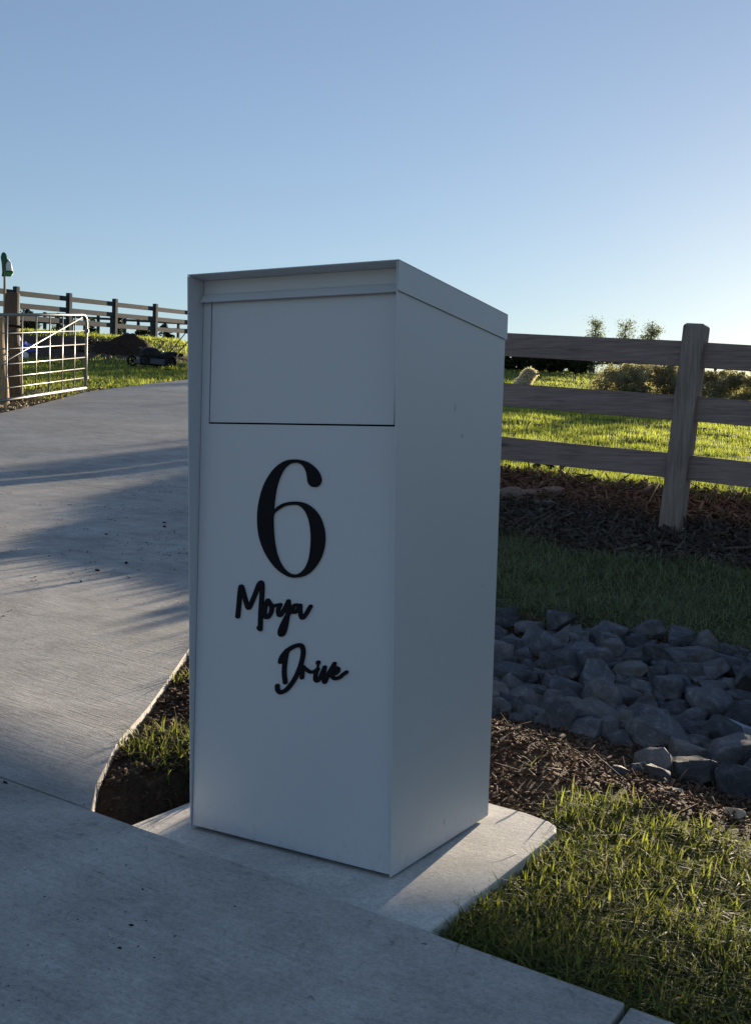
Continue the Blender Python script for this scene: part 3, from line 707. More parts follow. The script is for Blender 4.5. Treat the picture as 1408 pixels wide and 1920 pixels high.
# stake with a fertiliser style bag over its top
pbk = at(9, 640, 15.6); sk = empty('stake', tuple(pbk)); tag(sk, 'thin timber stake behind the gate post with a plastic bag over its top', 'stake')
mb = MB(); tk = Vector(at(9.5, 478, 15.6)-pbk); mb.tube([(0, 0, -.6), tk*.5+Vector((.006, 0, 0)), tk], [.022, .019, .016], 8); mb.build('pole', PINE, sk)
bagO = empty('plastic_bag', tuple(at(9, 518, 15.6))); tag(bagO, 'green and white plastic bag pulled over the top of the stake', 'bag')
def bag(name, prof, mat, dep, seed=0):
    "closed crumpled sack: prof = [(z px, left px, right px)]"
    vs = []; n = 14
    for i, (py_, l, r) in enumerate(prof):
        c = at((l+r)/2, py_, 15.6)-at(9, 518, 15.6); wd = (r-l)/2/FPX*15.6
        for k in range(n):
            a = 2*math.pi*k/n; q = 1+.16*math.sin(3*a+i*1.3+seed)+.08*math.sin(7*a+seed+i)
            rg = RM[0]; fw = RM[2]
            vs.append(tuple(c+rg*math.cos(a)*wd*q+fw*math.sin(a)*wd*dep*q))
    m = len(prof); fs = [(i*n+k, i*n+(k+1) % n, (i+1)*n+(k+1) % n, (i+1)*n+k) for i in range(m-1) for k in range(n)]+[tuple(range(n)), tuple(range((m-1)*n, m*n))[::-1]]
    mb = MB(); mb.add(vs, fs); return mb.build(name, mat, bagO, smooth=True)
bag('sack', [(473, 6, 9), (476, 3.5, 11.5), (483, 3, 14), (490, 4, 17), (500, 5, 13), (510, 5, 12), (518, 3.5, 12)], GREENP, .7)
bag('white_panel', [(486, 10, 17), (492, 10, 21.5), (500, 11, 23.5), (508, 12, 24.5)], WHITEP, .55, 2)
bag('green_band', [(508, 12, 24.6), (513, 12, 26.2), (518, 11, 22)], plain('bright_green_plastic', (.03, .22, .05), .4, .4), .56, 2)
# blue tarp
tp, td = hit(35, 655); tarp = empty('blue_tarp', tuple(at(36, 650, td))); tag(tarp, 'crumpled blue tarpaulin lying behind the gate', 'tarpaulin')
vs = []; n = 30; m = 12
for i in range(n+1):
    for j in range(m+1):
        a = at(-30+100*i/n, 640, td)-at(36, 650, td); q = RM[2]*(j/m*1.6-.3)
        h = .5*math.sin(math.pi*j/m)**.7*(1-.75*(i/n)**2)*(.8+.3*math.sin(i*.9)+.2*math.sin(i*.5+j))-.14
        vs.append((a[0]+q[0], a[1]+q[1], h))
mb = MB(); mb.add(vs, [(i*(m+1)+j, (i+1)*(m+1)+j, (i+1)*(m+1)+j+1, i*(m+1)+j+1) for i in range(n) for j in range(m)])
o = mb.build('sheet', BLUET, tarp, smooth=False); so = o.modifiers.new('s', 'SOLIDIFY'); so.thickness = .01
cn, cdn = hit(48, 672)
mb = MB(); mb.box(-.1, .06, -.06, .06, 0, .11); mb.add([(-.1, -.06, .11), (.06, -.06, .11), (-.02, -.06, .16), (-.1, .06, .11), (.06, .06, .11), (-.02, .06, .16)], [(0, 1, 2), (5, 4, 3), (0, 3, 4, 1), (1, 4, 5, 2), (2, 5, 3, 0)])
o = mb.build('white_container', WHITEP, bevel=.012); o.location = cn; tag(o, 'small white plastic container on the grass behind the gate', 'container')
# ------------------------------------------------------------------ dirt pile
dp, dd = hit(236, 662); dp = at(236, 664, dd); dp[2] = float(zground(dp[0], dp[1]))
n = 90; vs = []; rg = np.array([RM[0][0], RM[0][1]]); fw = np.array([-.5071, .8619])
prof_x = [-130, -95, -60, -35, -20, -8, 0, 6, 18, 30, 42, 55, 75]; prof_h = [0, .04, .10, .46, .66, .86, .98, .90, .84, .70, .56, .16, 0]
for i in range(n+1):
    for j in range(n+1):
        u = -120+200*i/n; v = -1+2*j/n
        hx = np.interp(u, prof_x, prof_h); q = max(0, 1-abs(v)**1.3)
        x_ = dp[0]+rg[0]*u/FPX*dd+fw[0]*v*1.1; y_ = dp[1]+rg[1]*u/FPX*dd+fw[1]*v*1.1
        hh = hx*.64*q*(1+.35*float(vnoise(x_, y_, .45, 41, 4)))+.05*float(vnoise(x_, y_, .12, 42, 3))*min(1, hx*4)-.05
        vs.append((x_-dp[0], y_-dp[1], hh+float(zground(x_, y_))-dp[2]))
mb = MB(); mb.add(vs, [(i*(n+1)+j, (i+1)*(n+1)+j, (i+1)*(n+1)+j+1, i*(n+1)+j+1) for i in range(n) for j in range(n)])
o = mb.build('dirt_pile', SOIL); o.location = dp; tag(o, 'dark brown pile of loose soil on the lawn behind the mower', 'dirt pile')
mb = MB()
for k in range(160):
    u = random.gauss(0, 45)+5; v = random.uniform(-1.5, 1.3); x_ = dp[0]+rg[0]*u/FPX*dd+fw[0]*v; y_ = dp[1]+rg[1]*u/FPX*dd+fw[1]*v
    if abs(u) > 110: continue
    s = random.uniform(.02, .06); M = Matrix.Translation((x_, y_, float(zground(x_, y_))+s*.4)) @ Matrix.Rotation(random.random()*6, 4, Vector((random.random(), 1, random.random())).normalized())
    mb.box(-s, s, -s*.7, s*.8, -s*.6, s*.6, M)
tag(mb.build('soil_clods', SOIL), 'clods scattered around the soil pile', 'soil', kind='stuff')
# ------------------------------------------------------------------ lawn mower
mp_ = cam_pt(0, 25, 0); mc, md_ = hit(285, 691); mz = float(zground(mc[0], mc[1]))+.02
Hd = -.72*np.array([.8619, .5071])-.69*fw; mrz = math.atan2(Hd[1], Hd[0])
mow = empty('lawn_mower', (mc[0], mc[1], mz), mrz); mow.scale = (1.05, 1.05, 1.05); tag(mow, 'black petrol push mower parked on the lawn beside the driveway', 'lawn mower')
def wheel(x_, y_, r, wdt):
    mb = MB(); pr = [(r*.68, -wdt/2), (r*.93, -wdt/2), (r, -wdt*.3), (r, wdt*.3), (r*.93, wdt/2), (r*.68, wdt/2)]; n = 24; vs = []
    for k in range(n):
        a = 2*math.pi*k/n
        for rr, yy in pr: vs.append((rr*math.cos(a), yy, rr*math.sin(a)))
    m = len(pr); fs = [(k*m+j, ((k+1) % n)*m+j, ((k+1) % n)*m+(j+1) % m, k*m+(j+1) % m) for k in range(n) for j in range(m)]
    mb.add(vs, fs); w_ = mb.build('wheel', RUBBER, mow, smooth=False); w_.location = (x_, y_, r)
    mb = MB(); mb.tube([(0, -wdt*.35, 0), (0, wdt*.35, 0)], r*.22, 12)
    for k in range(5):
        a = 2*math.pi*k/5+.3; M = Matrix.Rotation(a, 4, 'Y'); mb.box(-r*.09, r*.09, -wdt*.18, wdt*.18, r*.15, r*.72, M)
    h_ = mb.build('hub', MOWB, w_)
for x_, y_, r in ((.33, .26, .125), (.33, -.26, .125), (-.33, .25, .135), (-.33, -.25, .135)): wheel(x_, y_, r, .05)
mb = MB()
for z, a, b in ((.06, 1, 1), (.13, .98, .98), (.175, .80, .72)): pass
lv = [(.055, .37, .235), (.14, .36, .225), (.18, .27, .17)]; n = 20; vs = []
for z, a, b in lv:
    for k in range(n):
        t_ = 2*math.pi*k/n; e = .55; vs.append((a*math.copysign(abs(math.cos(t_))**e, math.cos(t_)), b*math.copysign(abs(math.sin(t_))**e, math.sin(t_)), z))
mb.add(vs, [(i*n+k, i*n+(k+1) % n, (i+1)*n+(k+1) % n, (i+1)*n+k) for i in range(2) for k in range(n)]+[tuple(range(2*n, 3*n))])
mb.build('deck', MOWG, mow)
mb = MB(); lv = [(.175, .19, .155), (.25, .21, .17), (.33, .21, .165), (.39, .17, .13), (.415, .10, .08)]; vs = []
for z, a, b in lv:
    for k in range(n):
        t_ = 2*math.pi*k/n; e = .7; vs.append((.04+a*math.copysign(abs(math.cos(t_))**e, math.cos(t_)), b*math.copysign(abs(math.sin(t_))**e, math.sin(t_)), z))
mb.add(vs, [(i*n+k, i*n+(k+1) % n, (i+1)*n+(k+1) % n, (i+1)*n+k) for i in range(4) for k in range(n)]+[tuple(range(4*n, 5*n))])
mb.box(-.22, -.12, -.13, .13, .2, .33); mb.box(.18, .27, -.09, .09, .2, .34)
mb.build('engine', MOWB, mow, bevel=.006)
mb = MB(); mb.tube([(-.17, .12, .30), (-.17, .12, .36)], .035, 12); mb.build('fuel_cap', STEEL, mow)
mb = MB(); mb.box(-.55, -.34, -.17, .17, .12, .36); mb.build('catcher_flap', MOWB, mow, bevel=.03)
mb = MB()
for s_ in (-1, 1): mb.tube([(-.34, s_*.20, .14), (-.70, s_*.20, .52), (-1.05, s_*.20, .92), (-1.12, s_*.18, .96)], .0115, 8)
mb.tube([(-1.12, -.18, .96), (-1.12, .18, .96)], .0115, 8); mb.tube([(-.70, -.2, .52), (-.70, .2, .52)], .008, 8); mb.tube([(-1.02, -.19, .93), (-.98, -.12, 1.0), (-.98, .12, 1.0), (-1.02, .19, .93)], .007, 8)
mb.build('handle', MOWB, mow, smooth=True)
# ------------------------------------------------------------------ rocks
import bmesh
def rock_mesh(name, seed, sx, sy, sz):
    rd = random.Random(seed); bm = bmesh.new()
    for k in range(rd.choice((13, 16, 20))):
        v = Vector((rd.gauss(0, 1), rd.gauss(0, 1), rd.gauss(0, 1))).normalized()
        e = .62; v = Vector([math.copysign(abs(c)**e, c) for c in v])*rd.uniform(.82, 1.05)
        bm.verts.new((v.x*sx, v.y*sy, v.z*sz))
    r = bmesh.ops.convex_hull(bm, input=bm.verts); bmesh.ops.delete(bm, geom=list({g_ for g_ in r['geom_interior']+r['geom_unused'] if isinstance(g_, bmesh.types.BMVert)}), context='VERTS')
    bmesh.ops.dissolve_limit(bm, angle_limit=R(14), verts=bm.verts, edges=bm.edges)
    s = min(sx, sy, sz); bmesh.ops.bevel(bm, geom=bm.edges[:]+bm.verts[:], offset=s*.04, segments=1, profile=.6, affect='EDGES', clamp_overlap=True)
    bmesh.ops.triangulate(bm, faces=bm.faces); bmesh.ops.subdivide_edges(bm, edges=bm.edges[:], cuts=1, use_grid_fill=True)
    for v in bm.verts:
        q = v.co/s; v.co += v.normal*s*.07*noise.noise(q*1.7+Vector((seed, 0, 0)))+v.normal*s*.03*noise.noise(q*5)
    me = bpy.data.meshes.new(name); bm.to_mesh(me); bm.free(); me.materials.append(ROCK)
    me.polygons.foreach_set('use_smooth', [True]*len(me.polygons)); me.set_sharp_from_angle(angle=R(20)); return me
big = [(160, 700, 170, 120), (400, 650, 150, 130), (220, 765, 120, 110), (400, 790, 300, 160), (660, 680, 140, 120), (780, 740, 170, 120), (930, 750, 210, 130), (590, 780, 180, 150), (780, 840, 180, 120), (915, 850, 110, 130), (1070, 860, 180, 150), (150, 920, 180, 140), (330, 890, 130, 80), (460, 915, 200, 110), (300, 970, 90, 140), (100, 990, 80, 90), (430, 985, 160, 90), (640, 990, 240, 200), (830, 940, 180, 120), (1020, 900, 140, 100), (1310, 910, 160, 90), (1210, 1010, 290, 150), (1390, 1030, 120, 110), (740, 1060, 110, 100), (870, 1100, 250, 150), (1110, 1150, 280, 170), (1350, 1150, 180, 140), (380, 1070, 80, 60), (320, 1070, 70, 60), (560, 1130, 170, 120), (470, 1070, 100, 60), (190, 1080, 90, 60), (1080, 1265, 190, 120), (1375, 1290, 140, 110), (940, 1300, 130, 90), (920, 1370, 150, 90), (1110, 1350, 200, 110), (820, 1340, 110, 60), (720, 1190, 150, 90), (1400, 850, 110, 110), (70, 1060, 80, 80), (720, 1350, 90, 50), (1160, 780, 130, 80), (1150, 890, 110, 90), (260, 660, 70, 60)]
special = {0: 'large grey rock beside the mailbox at the top left of the rock pile', 1: 'grey rock with a pointed pale top at the grassy edge of the rock pile', 3: 'largest broad grey rock in the upper left of the rock pile', 4: 'rounded dark rock standing highest under the grass bank', 6: 'wide smooth rock at the top of the pile below the grass', 17: 'big dark rock in the middle of the rock pile',
 20: 'small flat pale bluish rock at the right of the pile', 21: 'long flat topped rock below the pale bluish rock', 25: 'broad rock with a pale chipped lower corner at the right of the pile', 33: 'large rock at the lower right edge of the photo beside the soil', 34: 'small pale rock on the soil at the foot of the pile', 35: 'dark low rock half in the soil at the foot of the pile', 26: 'pale topped rock cut by the right edge of the photo'}
PALE = m_rock(); PALE.name = 'pale_bluestone'
for nd in PALE.node_tree.nodes:
    if nd.type == 'VALTORGB' and abs(nd.color_ramp.elements[0].color[0]-.038) < .001:
        for e, c in zip(nd.color_ramp.elements, ((.16, .19, .23), (.27, .31, .36), (.4, .43, .46))): e.color = (*c, 1)
placed = []
def put_rock(c, w_, h_, dpt, seed, label, mat=None):
    sx = w_/2; sz = h_/2; me = rock_mesh('rock', seed, sx, (sx+sz)/2*1.0, sz)
    if mat: me.materials[0] = mat
    o = bpy.data.objects.new('rock', me); COL.objects.link(o); o.location = c; o.rotation_euler = (random.uniform(-.4, .4), random.uniform(-.4, .4), YAW*-1+random.uniform(-.5, .5))
    tag(o, label, 'rock', 'grey rocks piled in the ditch'); placed.append((c[0], c[1], sx)); return o
for k, (a, b, w2, h2) in enumerate(big):
    px_, py_ = 900+a/2.772, 960+b/2.772; p, d = hit(px_, py_+h2/2.772*.25); w3 = w2/2.772/FPX*d*1.12; h3 = h2/2.772/FPX*d*1.22
    c = at(px_, py_, d); c[2] = max(c[2], float(zground(c[0], c[1]))+h3*.12)
    put_rock(c, w3, h3, d, k+3, special.get(k, 'dark grey angular rock wedged among the others in the ditch pile'), PALE if k in (20, 34, 26) else None)
SHORT = {0: 'the large rock beside the mailbox', 1: 'the rock with a pale pointed top', 3: 'the largest broad rock', 4: 'the dark rock highest under the grass', 6: 'the wide smooth top rock', 17: 'the big dark middle rock', 20: 'the flat pale bluish rock', 21: 'the long flat topped rock', 25: 'the broad rock with the chipped corner', 33: 'the large rock at the lower right', 34: 'the small pale rock at the foot of the pile', 26: 'the pale topped rock at the photo edge', 15: 'the lowest rocks beside the mailbox', 38: 'the low rocks above the soil mound'}
def to_px(p):
    q = RM @ (np.array(p)-CAM); return 704+FPX*q[0]/q[2], 960-FPX*q[1]/q[2]
LM = {k: (900+big[k][0]/2.772, 960+big[k][1]/2.772) for k in SHORT}
used = {}
def rock_label(p, s, kind=None):
    u, v = to_px(p)
    if u < 925: return 'grey rock of the ditch pile hidden behind the mailbox'
    if u > 1420: return 'grey rock of the ditch pile beyond the right edge of the photo'
    k = min(LM, key=lambda k: math.hypot(LM[k][0]-u, (LM[k][1]-v)*1.2)); dx_, dy_ = u-LM[k][0], v-LM[k][1]
    ang = math.degrees(math.atan2(-dy_, dx_)) % 360
    dirn = ['right of', 'above and right of', 'above', 'above and left of', 'left of', 'below and left of', 'below', 'below and right of'][int((ang+22.5)//45) % 8]
    size = 'small grey stone' if s < .06 else ('medium grey rock' if s < .10 else 'dark grey angular rock')
    far = 'just' if math.hypot(dx_, dy_) < 42 else 'well'
    lb = f'{size} {far} {dirn} {SHORT[k]}'
    n_ = used.get(lb, 0); used[lb] = n_+1
    if n_: lb = f'{["", "next", "another", "further", "flatter", "wedged"][min(n_, 5)]} {lb}'
    while len(lb.split()) > 16: lb = lb.replace(' grey', '', 1) if ' grey' in lb else lb.rsplit(' ', 1)[0]
    return lb
for o in [o for o in COL.objects if o.name.startswith('rock') and o['label'].startswith('dark grey angular rock wedged')]:
    o['label'] = rock_label(o.location, o.dimensions.x/2)
random.seed(11); cnt = 0; tries = 0
while cnt < 230 and tries < 12000:
    tries += 1; x_ = random.uniform(-2.6, 2.8); y_ = random.uniform(1.2, 2.8)
    if x_ < xr(y_)+1.0: continue
    if y_ > 2.62+.12*math.sin(x_*3) or (y_ < 1.36+.1*math.sin(x_*5) and x_ < .55): continue
    vis = -.3 < x_ < 1.6
    s_ = random.choice((.05, .06, .08, .11, .13)) if not vis else random.choice((.03, .045, .055, .065, .08, .10))
    if any((x_-a)**2+(y_-b)**2 < ((s_+c)*(.56 if vis else .8))**2 for a, b, c in placed): continue
    p = (x_, y_, float(zground(x_, y_))+s_*random.uniform(.15, .55))
    if not 905 < to_px(p)[0] < 1600: continue
    put_rock(p, s_*2*random.uniform(.95, 1.35), s_*1.6*random.uniform(.7, 1.1), 0, 100+cnt, rock_label(p, s_)); cnt += 1
# loose things on the ground
def thing_rock(name, px_, py_, w2, h2, label, cat, mat, seed, lift=.2):
    p, d = hit(px_, py_); w3 = w2/FPX*d; h3 = h2/FPX*d; me = rock_mesh(name, seed, w3/2, w3/2*.6, h3/2); me.materials[0] = mat
    o = bpy.data.objects.new(name, me); COL.objects.link(o); o.location = (p[0], p[1], p[2]+h3*lift); o.rotation_euler = (.1, .15, random.uniform(-.4, .4)); tag(o, label, cat); return o
PSTONE = plain('pale_stone', (.42, .36, .27), .85, .2, 0, .35, 25)
thing_rock('stone_chip', 1262, 1490, 56, 18, 'flat buff coloured stone lying on the soil below the rock pile', 'stone', PSTONE, 61)
thing_rock('stone_shard', 1378, 1536, 52, 34, 'pointed pale stone shard leaning at the grass edge by the right of the photo', 'stone', PSTONE, 63).rotation_euler = (.2, .5, .2)
thing_rock('white_stone', 1040, 1166, 28, 12, 'small white stone at the top edge of the rock pile', 'stone', PSTONE, 64)
thing_rock('white_stone', 1276, 992, 14, 8, 'small white stone at the foot of the fence post', 'stone', WHITEP, 65)
lp1, d1 = hit(948, 932); lp2, d2 = hit(1078, 926); lg = empty('fallen_log', tuple(lp1)); tag(lg, 'weathered grey log lying on the mulch behind the fence rail', 'log')
mb = MB(); A = Vector(lp2-lp1); mb.tube([A*(-.1+1.1*i/22)+Vector((0, .02*math.sin(i*.7), .02+.012*math.sin(i*.5))) for i in range(23)], [.018+.022*math.sin(math.pi*min(1, (i+1)/16)**.8)*(i < 16)+.006*(i >= 14) for i in range(23)], 14)
mb.v = [tuple(Vector(v)+Vector(noise.noise_vector(Vector(v)*9))*.012+Vector(noise.noise_vector(Vector(v)*35))*.004) for v in mb.v]; mb.build('trunk', LOGW, lg)
lp1, d1 = hit(1000, 944); lp2, d2 = hit(1064, 960); A = Vector(lp2-lp1); mb = MB(); mb.tube([(0, 0, .0), A*.5+Vector((0, 0, .02)), A+Vector((0, 0, .005))], [.02, .028, .014], 8)
o = mb.build('branch', LOGW); o.location = lp1; tag(o, 'short pale branch in front of the weathered log', 'branch')
pts = [(1068, 1447), (1078, 1428), (1073, 1404), (1064, 1393), (1055, 1388)]; p0, d0_ = hit(1066, 1446)
mb = MB(); mb.tube([Vector(at(a, b, d0_)-p0) for a, b in pts], [.0035, .003, .0025, .002, .001], 6); mb.tube([Vector(at(a, b, d0_)-p0) for a, b in ((1076, 1420), (1063, 1414), (1053, 1423))], [.002, .0014, .001], 5)
o = mb.build('curved_root', plain('root', (.22, .13, .07), .8, .2)); o.location = p0; tag(o, 'thin curved root sticking up from the soil mound', 'root')
for (px_, py_, w2, h2, lb) in [(183, 1071, 11, 5, 'dark flat clod on the driveway nearest the bottom of the big shadow'), (237, 1058, 7, 7, 'small round dark clod on the driveway'), (309, 989, 8, 5, 'dark clod on the driveway close to the mailbox edge'), (309, 981, 9, 3, 'thin flat dark clod just beyond the clod near the mailbox edge'), (200, 1003, 10, 3, 'thin dark clod in the middle of the driveway'), (153, 1092, 8, 5, 'dark pebble beside the dry white leaf'), (12, 1469, 14, 7, 'dark clod by the joint of driveway and footpath'), (158, 1511, 5, 4, 'tiny dark pebble at the driveway corner')]:
    o = thing_rock('soil_clod', px_, py_, w2, h2, lb, 'clod', SOIL, int(px_), .3); o['group'] = 'dark clods on the concrete'
p0, d0_ = hit(149, 1090); mb = MB(); vs = [Vector(at(a, b, d0_)-p0) for a, b in ((146, 1090), (150, 1082), (153, 1088), (155, 1091))]; vs[1] += Vector((.02, .02, 0)); mb.add(vs, [(0, 1, 2), (0, 2, 3)]); o = mb.build('dry_leaf', WHITEP)
so = o.modifiers.new('s', 'SOLIDIFY'); so.thickness = .002; o.location = p0+np.array([0, 0, .004]); tag(o, 'curled dry white leaf standing on the driveway', 'leaf')
# fine dirt on the concrete
n = 2600; px_ = rng.uniform(-1.0, 1.0, n); x = rng.normal(-3.0, 1.3, n); y = rng.normal(3.2, 1.3, n); k = (x < xr(y)-.02) & (x > xl(y)+.1) & (y > .1) & (vnoise(x, y, .5, 51) > -.05); x, y = x[k], y[k]
c = np.stack([x, y, zdrive(x, y)+.001], 1); n = len(x); a = rng.uniform(0, 6.28, n); s = rng.uniform(.002, .007, n)[:, None]; e1 = np.stack([np.cos(a), np.sin(a), 0*a], 1)*s; e2 = np.stack([-np.sin(a), np.cos(a), 0*a], 1)*s*.6; up = np.array([0, 0, 1])*s*.6
Vv = np.stack([c-e1, c+e2, c+e1, c-e2, c+up], 1).reshape(-1, 3); b = (np.arange(n)*5)[:, None]
tag(np_mesh('grit', Vv, np.concatenate([b+np.array(f) for f in ((0, 1, 4), (1, 2, 4), (2, 3, 4), (3, 0, 4))]), SOIL), 'grit and crumbs scattered on the driveway', 'grit', kind='stuff')
n = 9000; x = rng.uniform(-1.4, 1.4, n); y = rng.uniform(-1.3, -.17, n); k = (vnoise(x, y, .30, 61, 4) > .33) & (rng.uniform(0, 1, n) < .6); x, y = x[k], y[k]
c = np.stack([x, y, tilt(x)+.0008], 1); n = len(x); a = rng.uniform(0, 6.28, n); s = (.0010*np.exp(rng.normal(0, .5, n)))[:, None]; e1 = np.stack([np.cos(a), np.sin(a), 0*a], 1)*s; e2 = np.stack([-np.sin(a), np.cos(a), 0*a], 1)*s*.6; up = np.array([0, 0, 1])*s*.5
Vv = np.stack([c-e1, c+e2, c+e1, c-e2, c+up], 1).reshape(-1, 3); b = (np.arange(n)*5)[:, None]
tag(np_mesh('grit', Vv, np.concatenate([b+np.array(f) for f in ((0, 1, 4), (1, 2, 4), (2, 3, 4), (3, 0, 4))]), SOIL), 'fine dark grit scattered on the footpath', 'grit', kind='stuff')
for (u, v, w2, h2, lb) in [(225, 1778, 9, 4, 'tiny dark leaf crumb on the footpath at the lower left'), (268, 1668, 6, 4, 'small dark bark bit on the footpath left of centre'), (247, 1737, 16, 6, 'brown crumbled leaf on the footpath at the lower left'), (290, 1797, 7, 4, 'small dark bit nearest the bottom of the footpath'), (440, 1700, 6, 4, 'dark bit on the footpath in front of the mailbox'), (795, 1772, 12, 5, 'brown stain like crumb on the footpath in front of the pad corner')]:
    o = thing_rock('bark_bit', u, v, w2, h2, lb, 'bark bit', SOIL, int(u), .1); o['group'] = 'bark bits on the footpath'
# ------------------------------------------------------------------ shrubs, trees
def leaves(name, P, s, mat, parent, tint=None, flat=.0):
    n = len(P); a = rng.normal(0, 1, (n, 3)); a /= np.linalg.norm(a, axis=1)[:, None]; b_ = np.cross(a, rng.normal(0, 1, (n, 3))); b_ /= np.linalg.norm(b_, axis=1)[:, None]
    ss = (s*rng.uniform(.5, 1.4, n))[:, None]; Vv = np.stack([P-a*ss, P+b_*ss*.5, P+a*ss, P-b_*ss*.5], 1).reshape(-1, 3)
    tn = rng.uniform(0, 1, n) if tint is None else np.clip(tint+rng.uniform(-.2, .2, n), 0, 1)
    at2 = np.repeat(np.stack([tn, (rng.uniform(0, 1, n) < .05)*.7, 0*tn], 1), 4, 0)
    return np_mesh(name, Vv, np.arange(4*n).reshape(n, 4), mat, attr=at2, parent=parent)
def shrub(name, base, wx, wy, h, nclump, nleaf, ls, mat, label, cat='shrub', group=None, rot=0, cr_=.28, stems=8):
    o = empty(name, tuple(base), rot); tag(o, label, cat, group)
    th_ = rng.uniform(0, 2*np.pi, nclump); rr = np.sqrt(rng.uniform(0, 1, nclump)); zz = rng.uniform(.12, 1, nclump)
    env = np.sqrt(np.clip(1-(np.clip(zz-.35, 0, 1)/.72)**2, .05, 1)); C = np.stack([wx/2*rr*env*np.cos(th_), wy/2*rr*env*np.sin(th_), h*zz*(.82+.2*rng.uniform(-1, 1, nclump))], 1)
    ci = rng.integers(0, nclump, nleaf); crr = cr_*h*rng.uniform(.4, 1.1, nclump)
    d = rng.normal(0, 1, (nleaf, 3)); d /= np.linalg.norm(d, axis=1)[:, None]; P = C[ci]+d*(crr[ci]*rng.uniform(.3, 1, nleaf)**.6)[:, None]*np.array([1, 1, .8]); P[:, 2] = np.maximum(P[:, 2], .02)
    leaves('foliage', P, ls, mat, o, tint=np.clip(rng.uniform(.1, .9, nclump)[ci], 0, 1))
    mb = MB()
    for k in range(stems):
        q = C[k % nclump]; mb.tube([(q[0]*.15, q[1]*.15, -.05), (q[0]*.5, q[1]*.5, q[2]*.5), tuple(q)], [.02*h, .012*h, .004*h], 5)
    mb.build('stems', BARK, o); return o
def gp3(px_, py_, d):
    p = at(px_, py_, d); return (p[0], p[1], float(zground(p[0], p[1])))
dB = 21
def top_h(px_, ty, d): p = at(px_, ty, d); return float(p[2]-zground(p[0], p[1]))
for k, (px_, ty, wpx, d, lb) in enumerate([(1165, 680, 70, 26.4, 'leafy shrub with pale flecks at the left end of the flower bed beyond the fence'), (1222, 678, 75, 27, 'rounded shrub just left of the big fence post'), (1275, 684, 70, 26.5, 'shrub mostly hidden behind the big fence post'),
        (1335, 690, 70, 26, 'pale flecked shrub just right of the big fence post'), (1388, 695, 80, 25.4, 'shrub at the right edge of the photo beyond the fence'), (1450, 700, 90, 20, 'shrub outside the right edge beyond the fence')]):
    if px_ > 1430: continue
    b3 = gp3(px_, 750, d); h = top_h(px_, ty, d); wm = wpx/FPX*d
    shrub('garden_shrub', b3, wm*1.45, wm*.9, h*1.02, 80, 11000, .026, LEAF_B, lb, group='shrubs in the flower bed beyond the fence', stems=14)
for k, (px_, wpx, d) in enumerate([(905, 90, 44), (960, 80, 43.5), (1010, 80, 43), (1060, 80, 43)]):
    b3 = gp3(px_, 697, d); shrub('hedge_shrub', b3, wpx/FPX*d*1.15, 1.6, 1.0, 40, 5500, .07, LEAF_D, ['dark hedge shrub hidden behind the mailbox corner', 'dark hedge shrub at the crest right beside the mailbox', 'dark hedge shrub behind the dog', 'dark hedge shrub nearest the far fence, with gaps of sky'][k], group='dark hedge on the hill crest', cr_=.3)
for k, (px_, ty, wpx, d) in enumerate([(1112, 597, 52, 66), (1168, 602, 48, 67), (1218, 604, 48, 68)]):
    b3 = gp3(px_, 700, d); h = top_h(px_, ty, d); wm = wpx/FPX*d
    o = empty('young_tree', b3); tag(o, ['left tree of the three small trees on the skyline, tallest with a pointed crown', 'middle tree of the three small trees on the skyline', 'right tree of the three small trees on the skyline, nearest the fence post'][k], 'tree', 'three small trees on the skyline')
    mb = MB(); mb.tube([(0, 0, -.1), (.03, 0, h*.4), (0, .02, h*.75), (.02, 0, h*.97)], [.07, .05, .03, .008], 8); Pl = []; tips = []
    for j in range(46):
        z0 = h*random.uniform(.15, .93); a = random.uniform(0, 6.28); L = wm*.60*(1-(z0/h)**1.6*.7)*random.uniform(.6, 1.15); up = L*random.uniform(.5, .9)
        e = Vector((math.cos(a)*L, math.sin(a)*L, z0+up*.8)); mb.tube([(0, 0, z0), Vector((0, 0, z0)).lerp(e, .5)+Vector((0, 0, -.03*L)), e], [.018, .011, .004], 5)
        for q in range(85):
            s_ = random.uniform(.15, 1.12); c = Vector((0, 0, z0)).lerp(e, s_); rr = .16; Pl.append((c.x+random.gauss(0, rr), c.y+random.gauss(0, rr), c.z+random.gauss(0, rr)))
    mb.build('trunk', BARK, o); leaves('crown', np.array(Pl), .055, LEAF_T, o)
for k, (px_, ty, wpx, hp, d, lb) in enumerate([(47, 577, 8, 12, 46, 'small dark conifer nearest the gate post, seen under the hill fence rail'), (54, 578, 8, 12, 46, 'second small dark conifer under the hill fence rail'), (66, 578, 9, 12, 46, 'third small dark conifer under the hill fence rail'), (110, 587, 22, 8, 46, 'low dark shrub above the gate under the hill fence rail'),
        (168, 590, 24, 12, 44, 'dark shrub between the two middle posts of the hill fence'), (225, 597, 16, 12, 44, 'small shrub just right of the hill fence post above the dirt pile'), (268, 603, 30, 12, 42, 'spiky shrub left of the last hill fence post'), (316, 609, 26, 11, 41, 'spiky low shrub beside the mailbox edge beyond the hill fence')]):
    b3 = gp3(px_, ty+20, d); h = max(.35, top_h(px_, ty, d)); shrub('hill_shrub', b3, wpx/FPX*d*1.2, wpx/FPX*d, h, 14, 900, .05, LEAF_D, lb, group='small shrubs beyond the hill fence', cr_=.2, stems=5)
shrub('shadow_stripe_shrub', (-10.1, 21.4, float(zground(-10.1, 21.4))), .9, .9, .5, 16, 1500, .03, LEAF_D, 'low round shrub added for its shadow on the driveway, unseen behind the mailbox', cr_=.3)  # invented shrub out of view; its shadow makes the upper driveway stripe
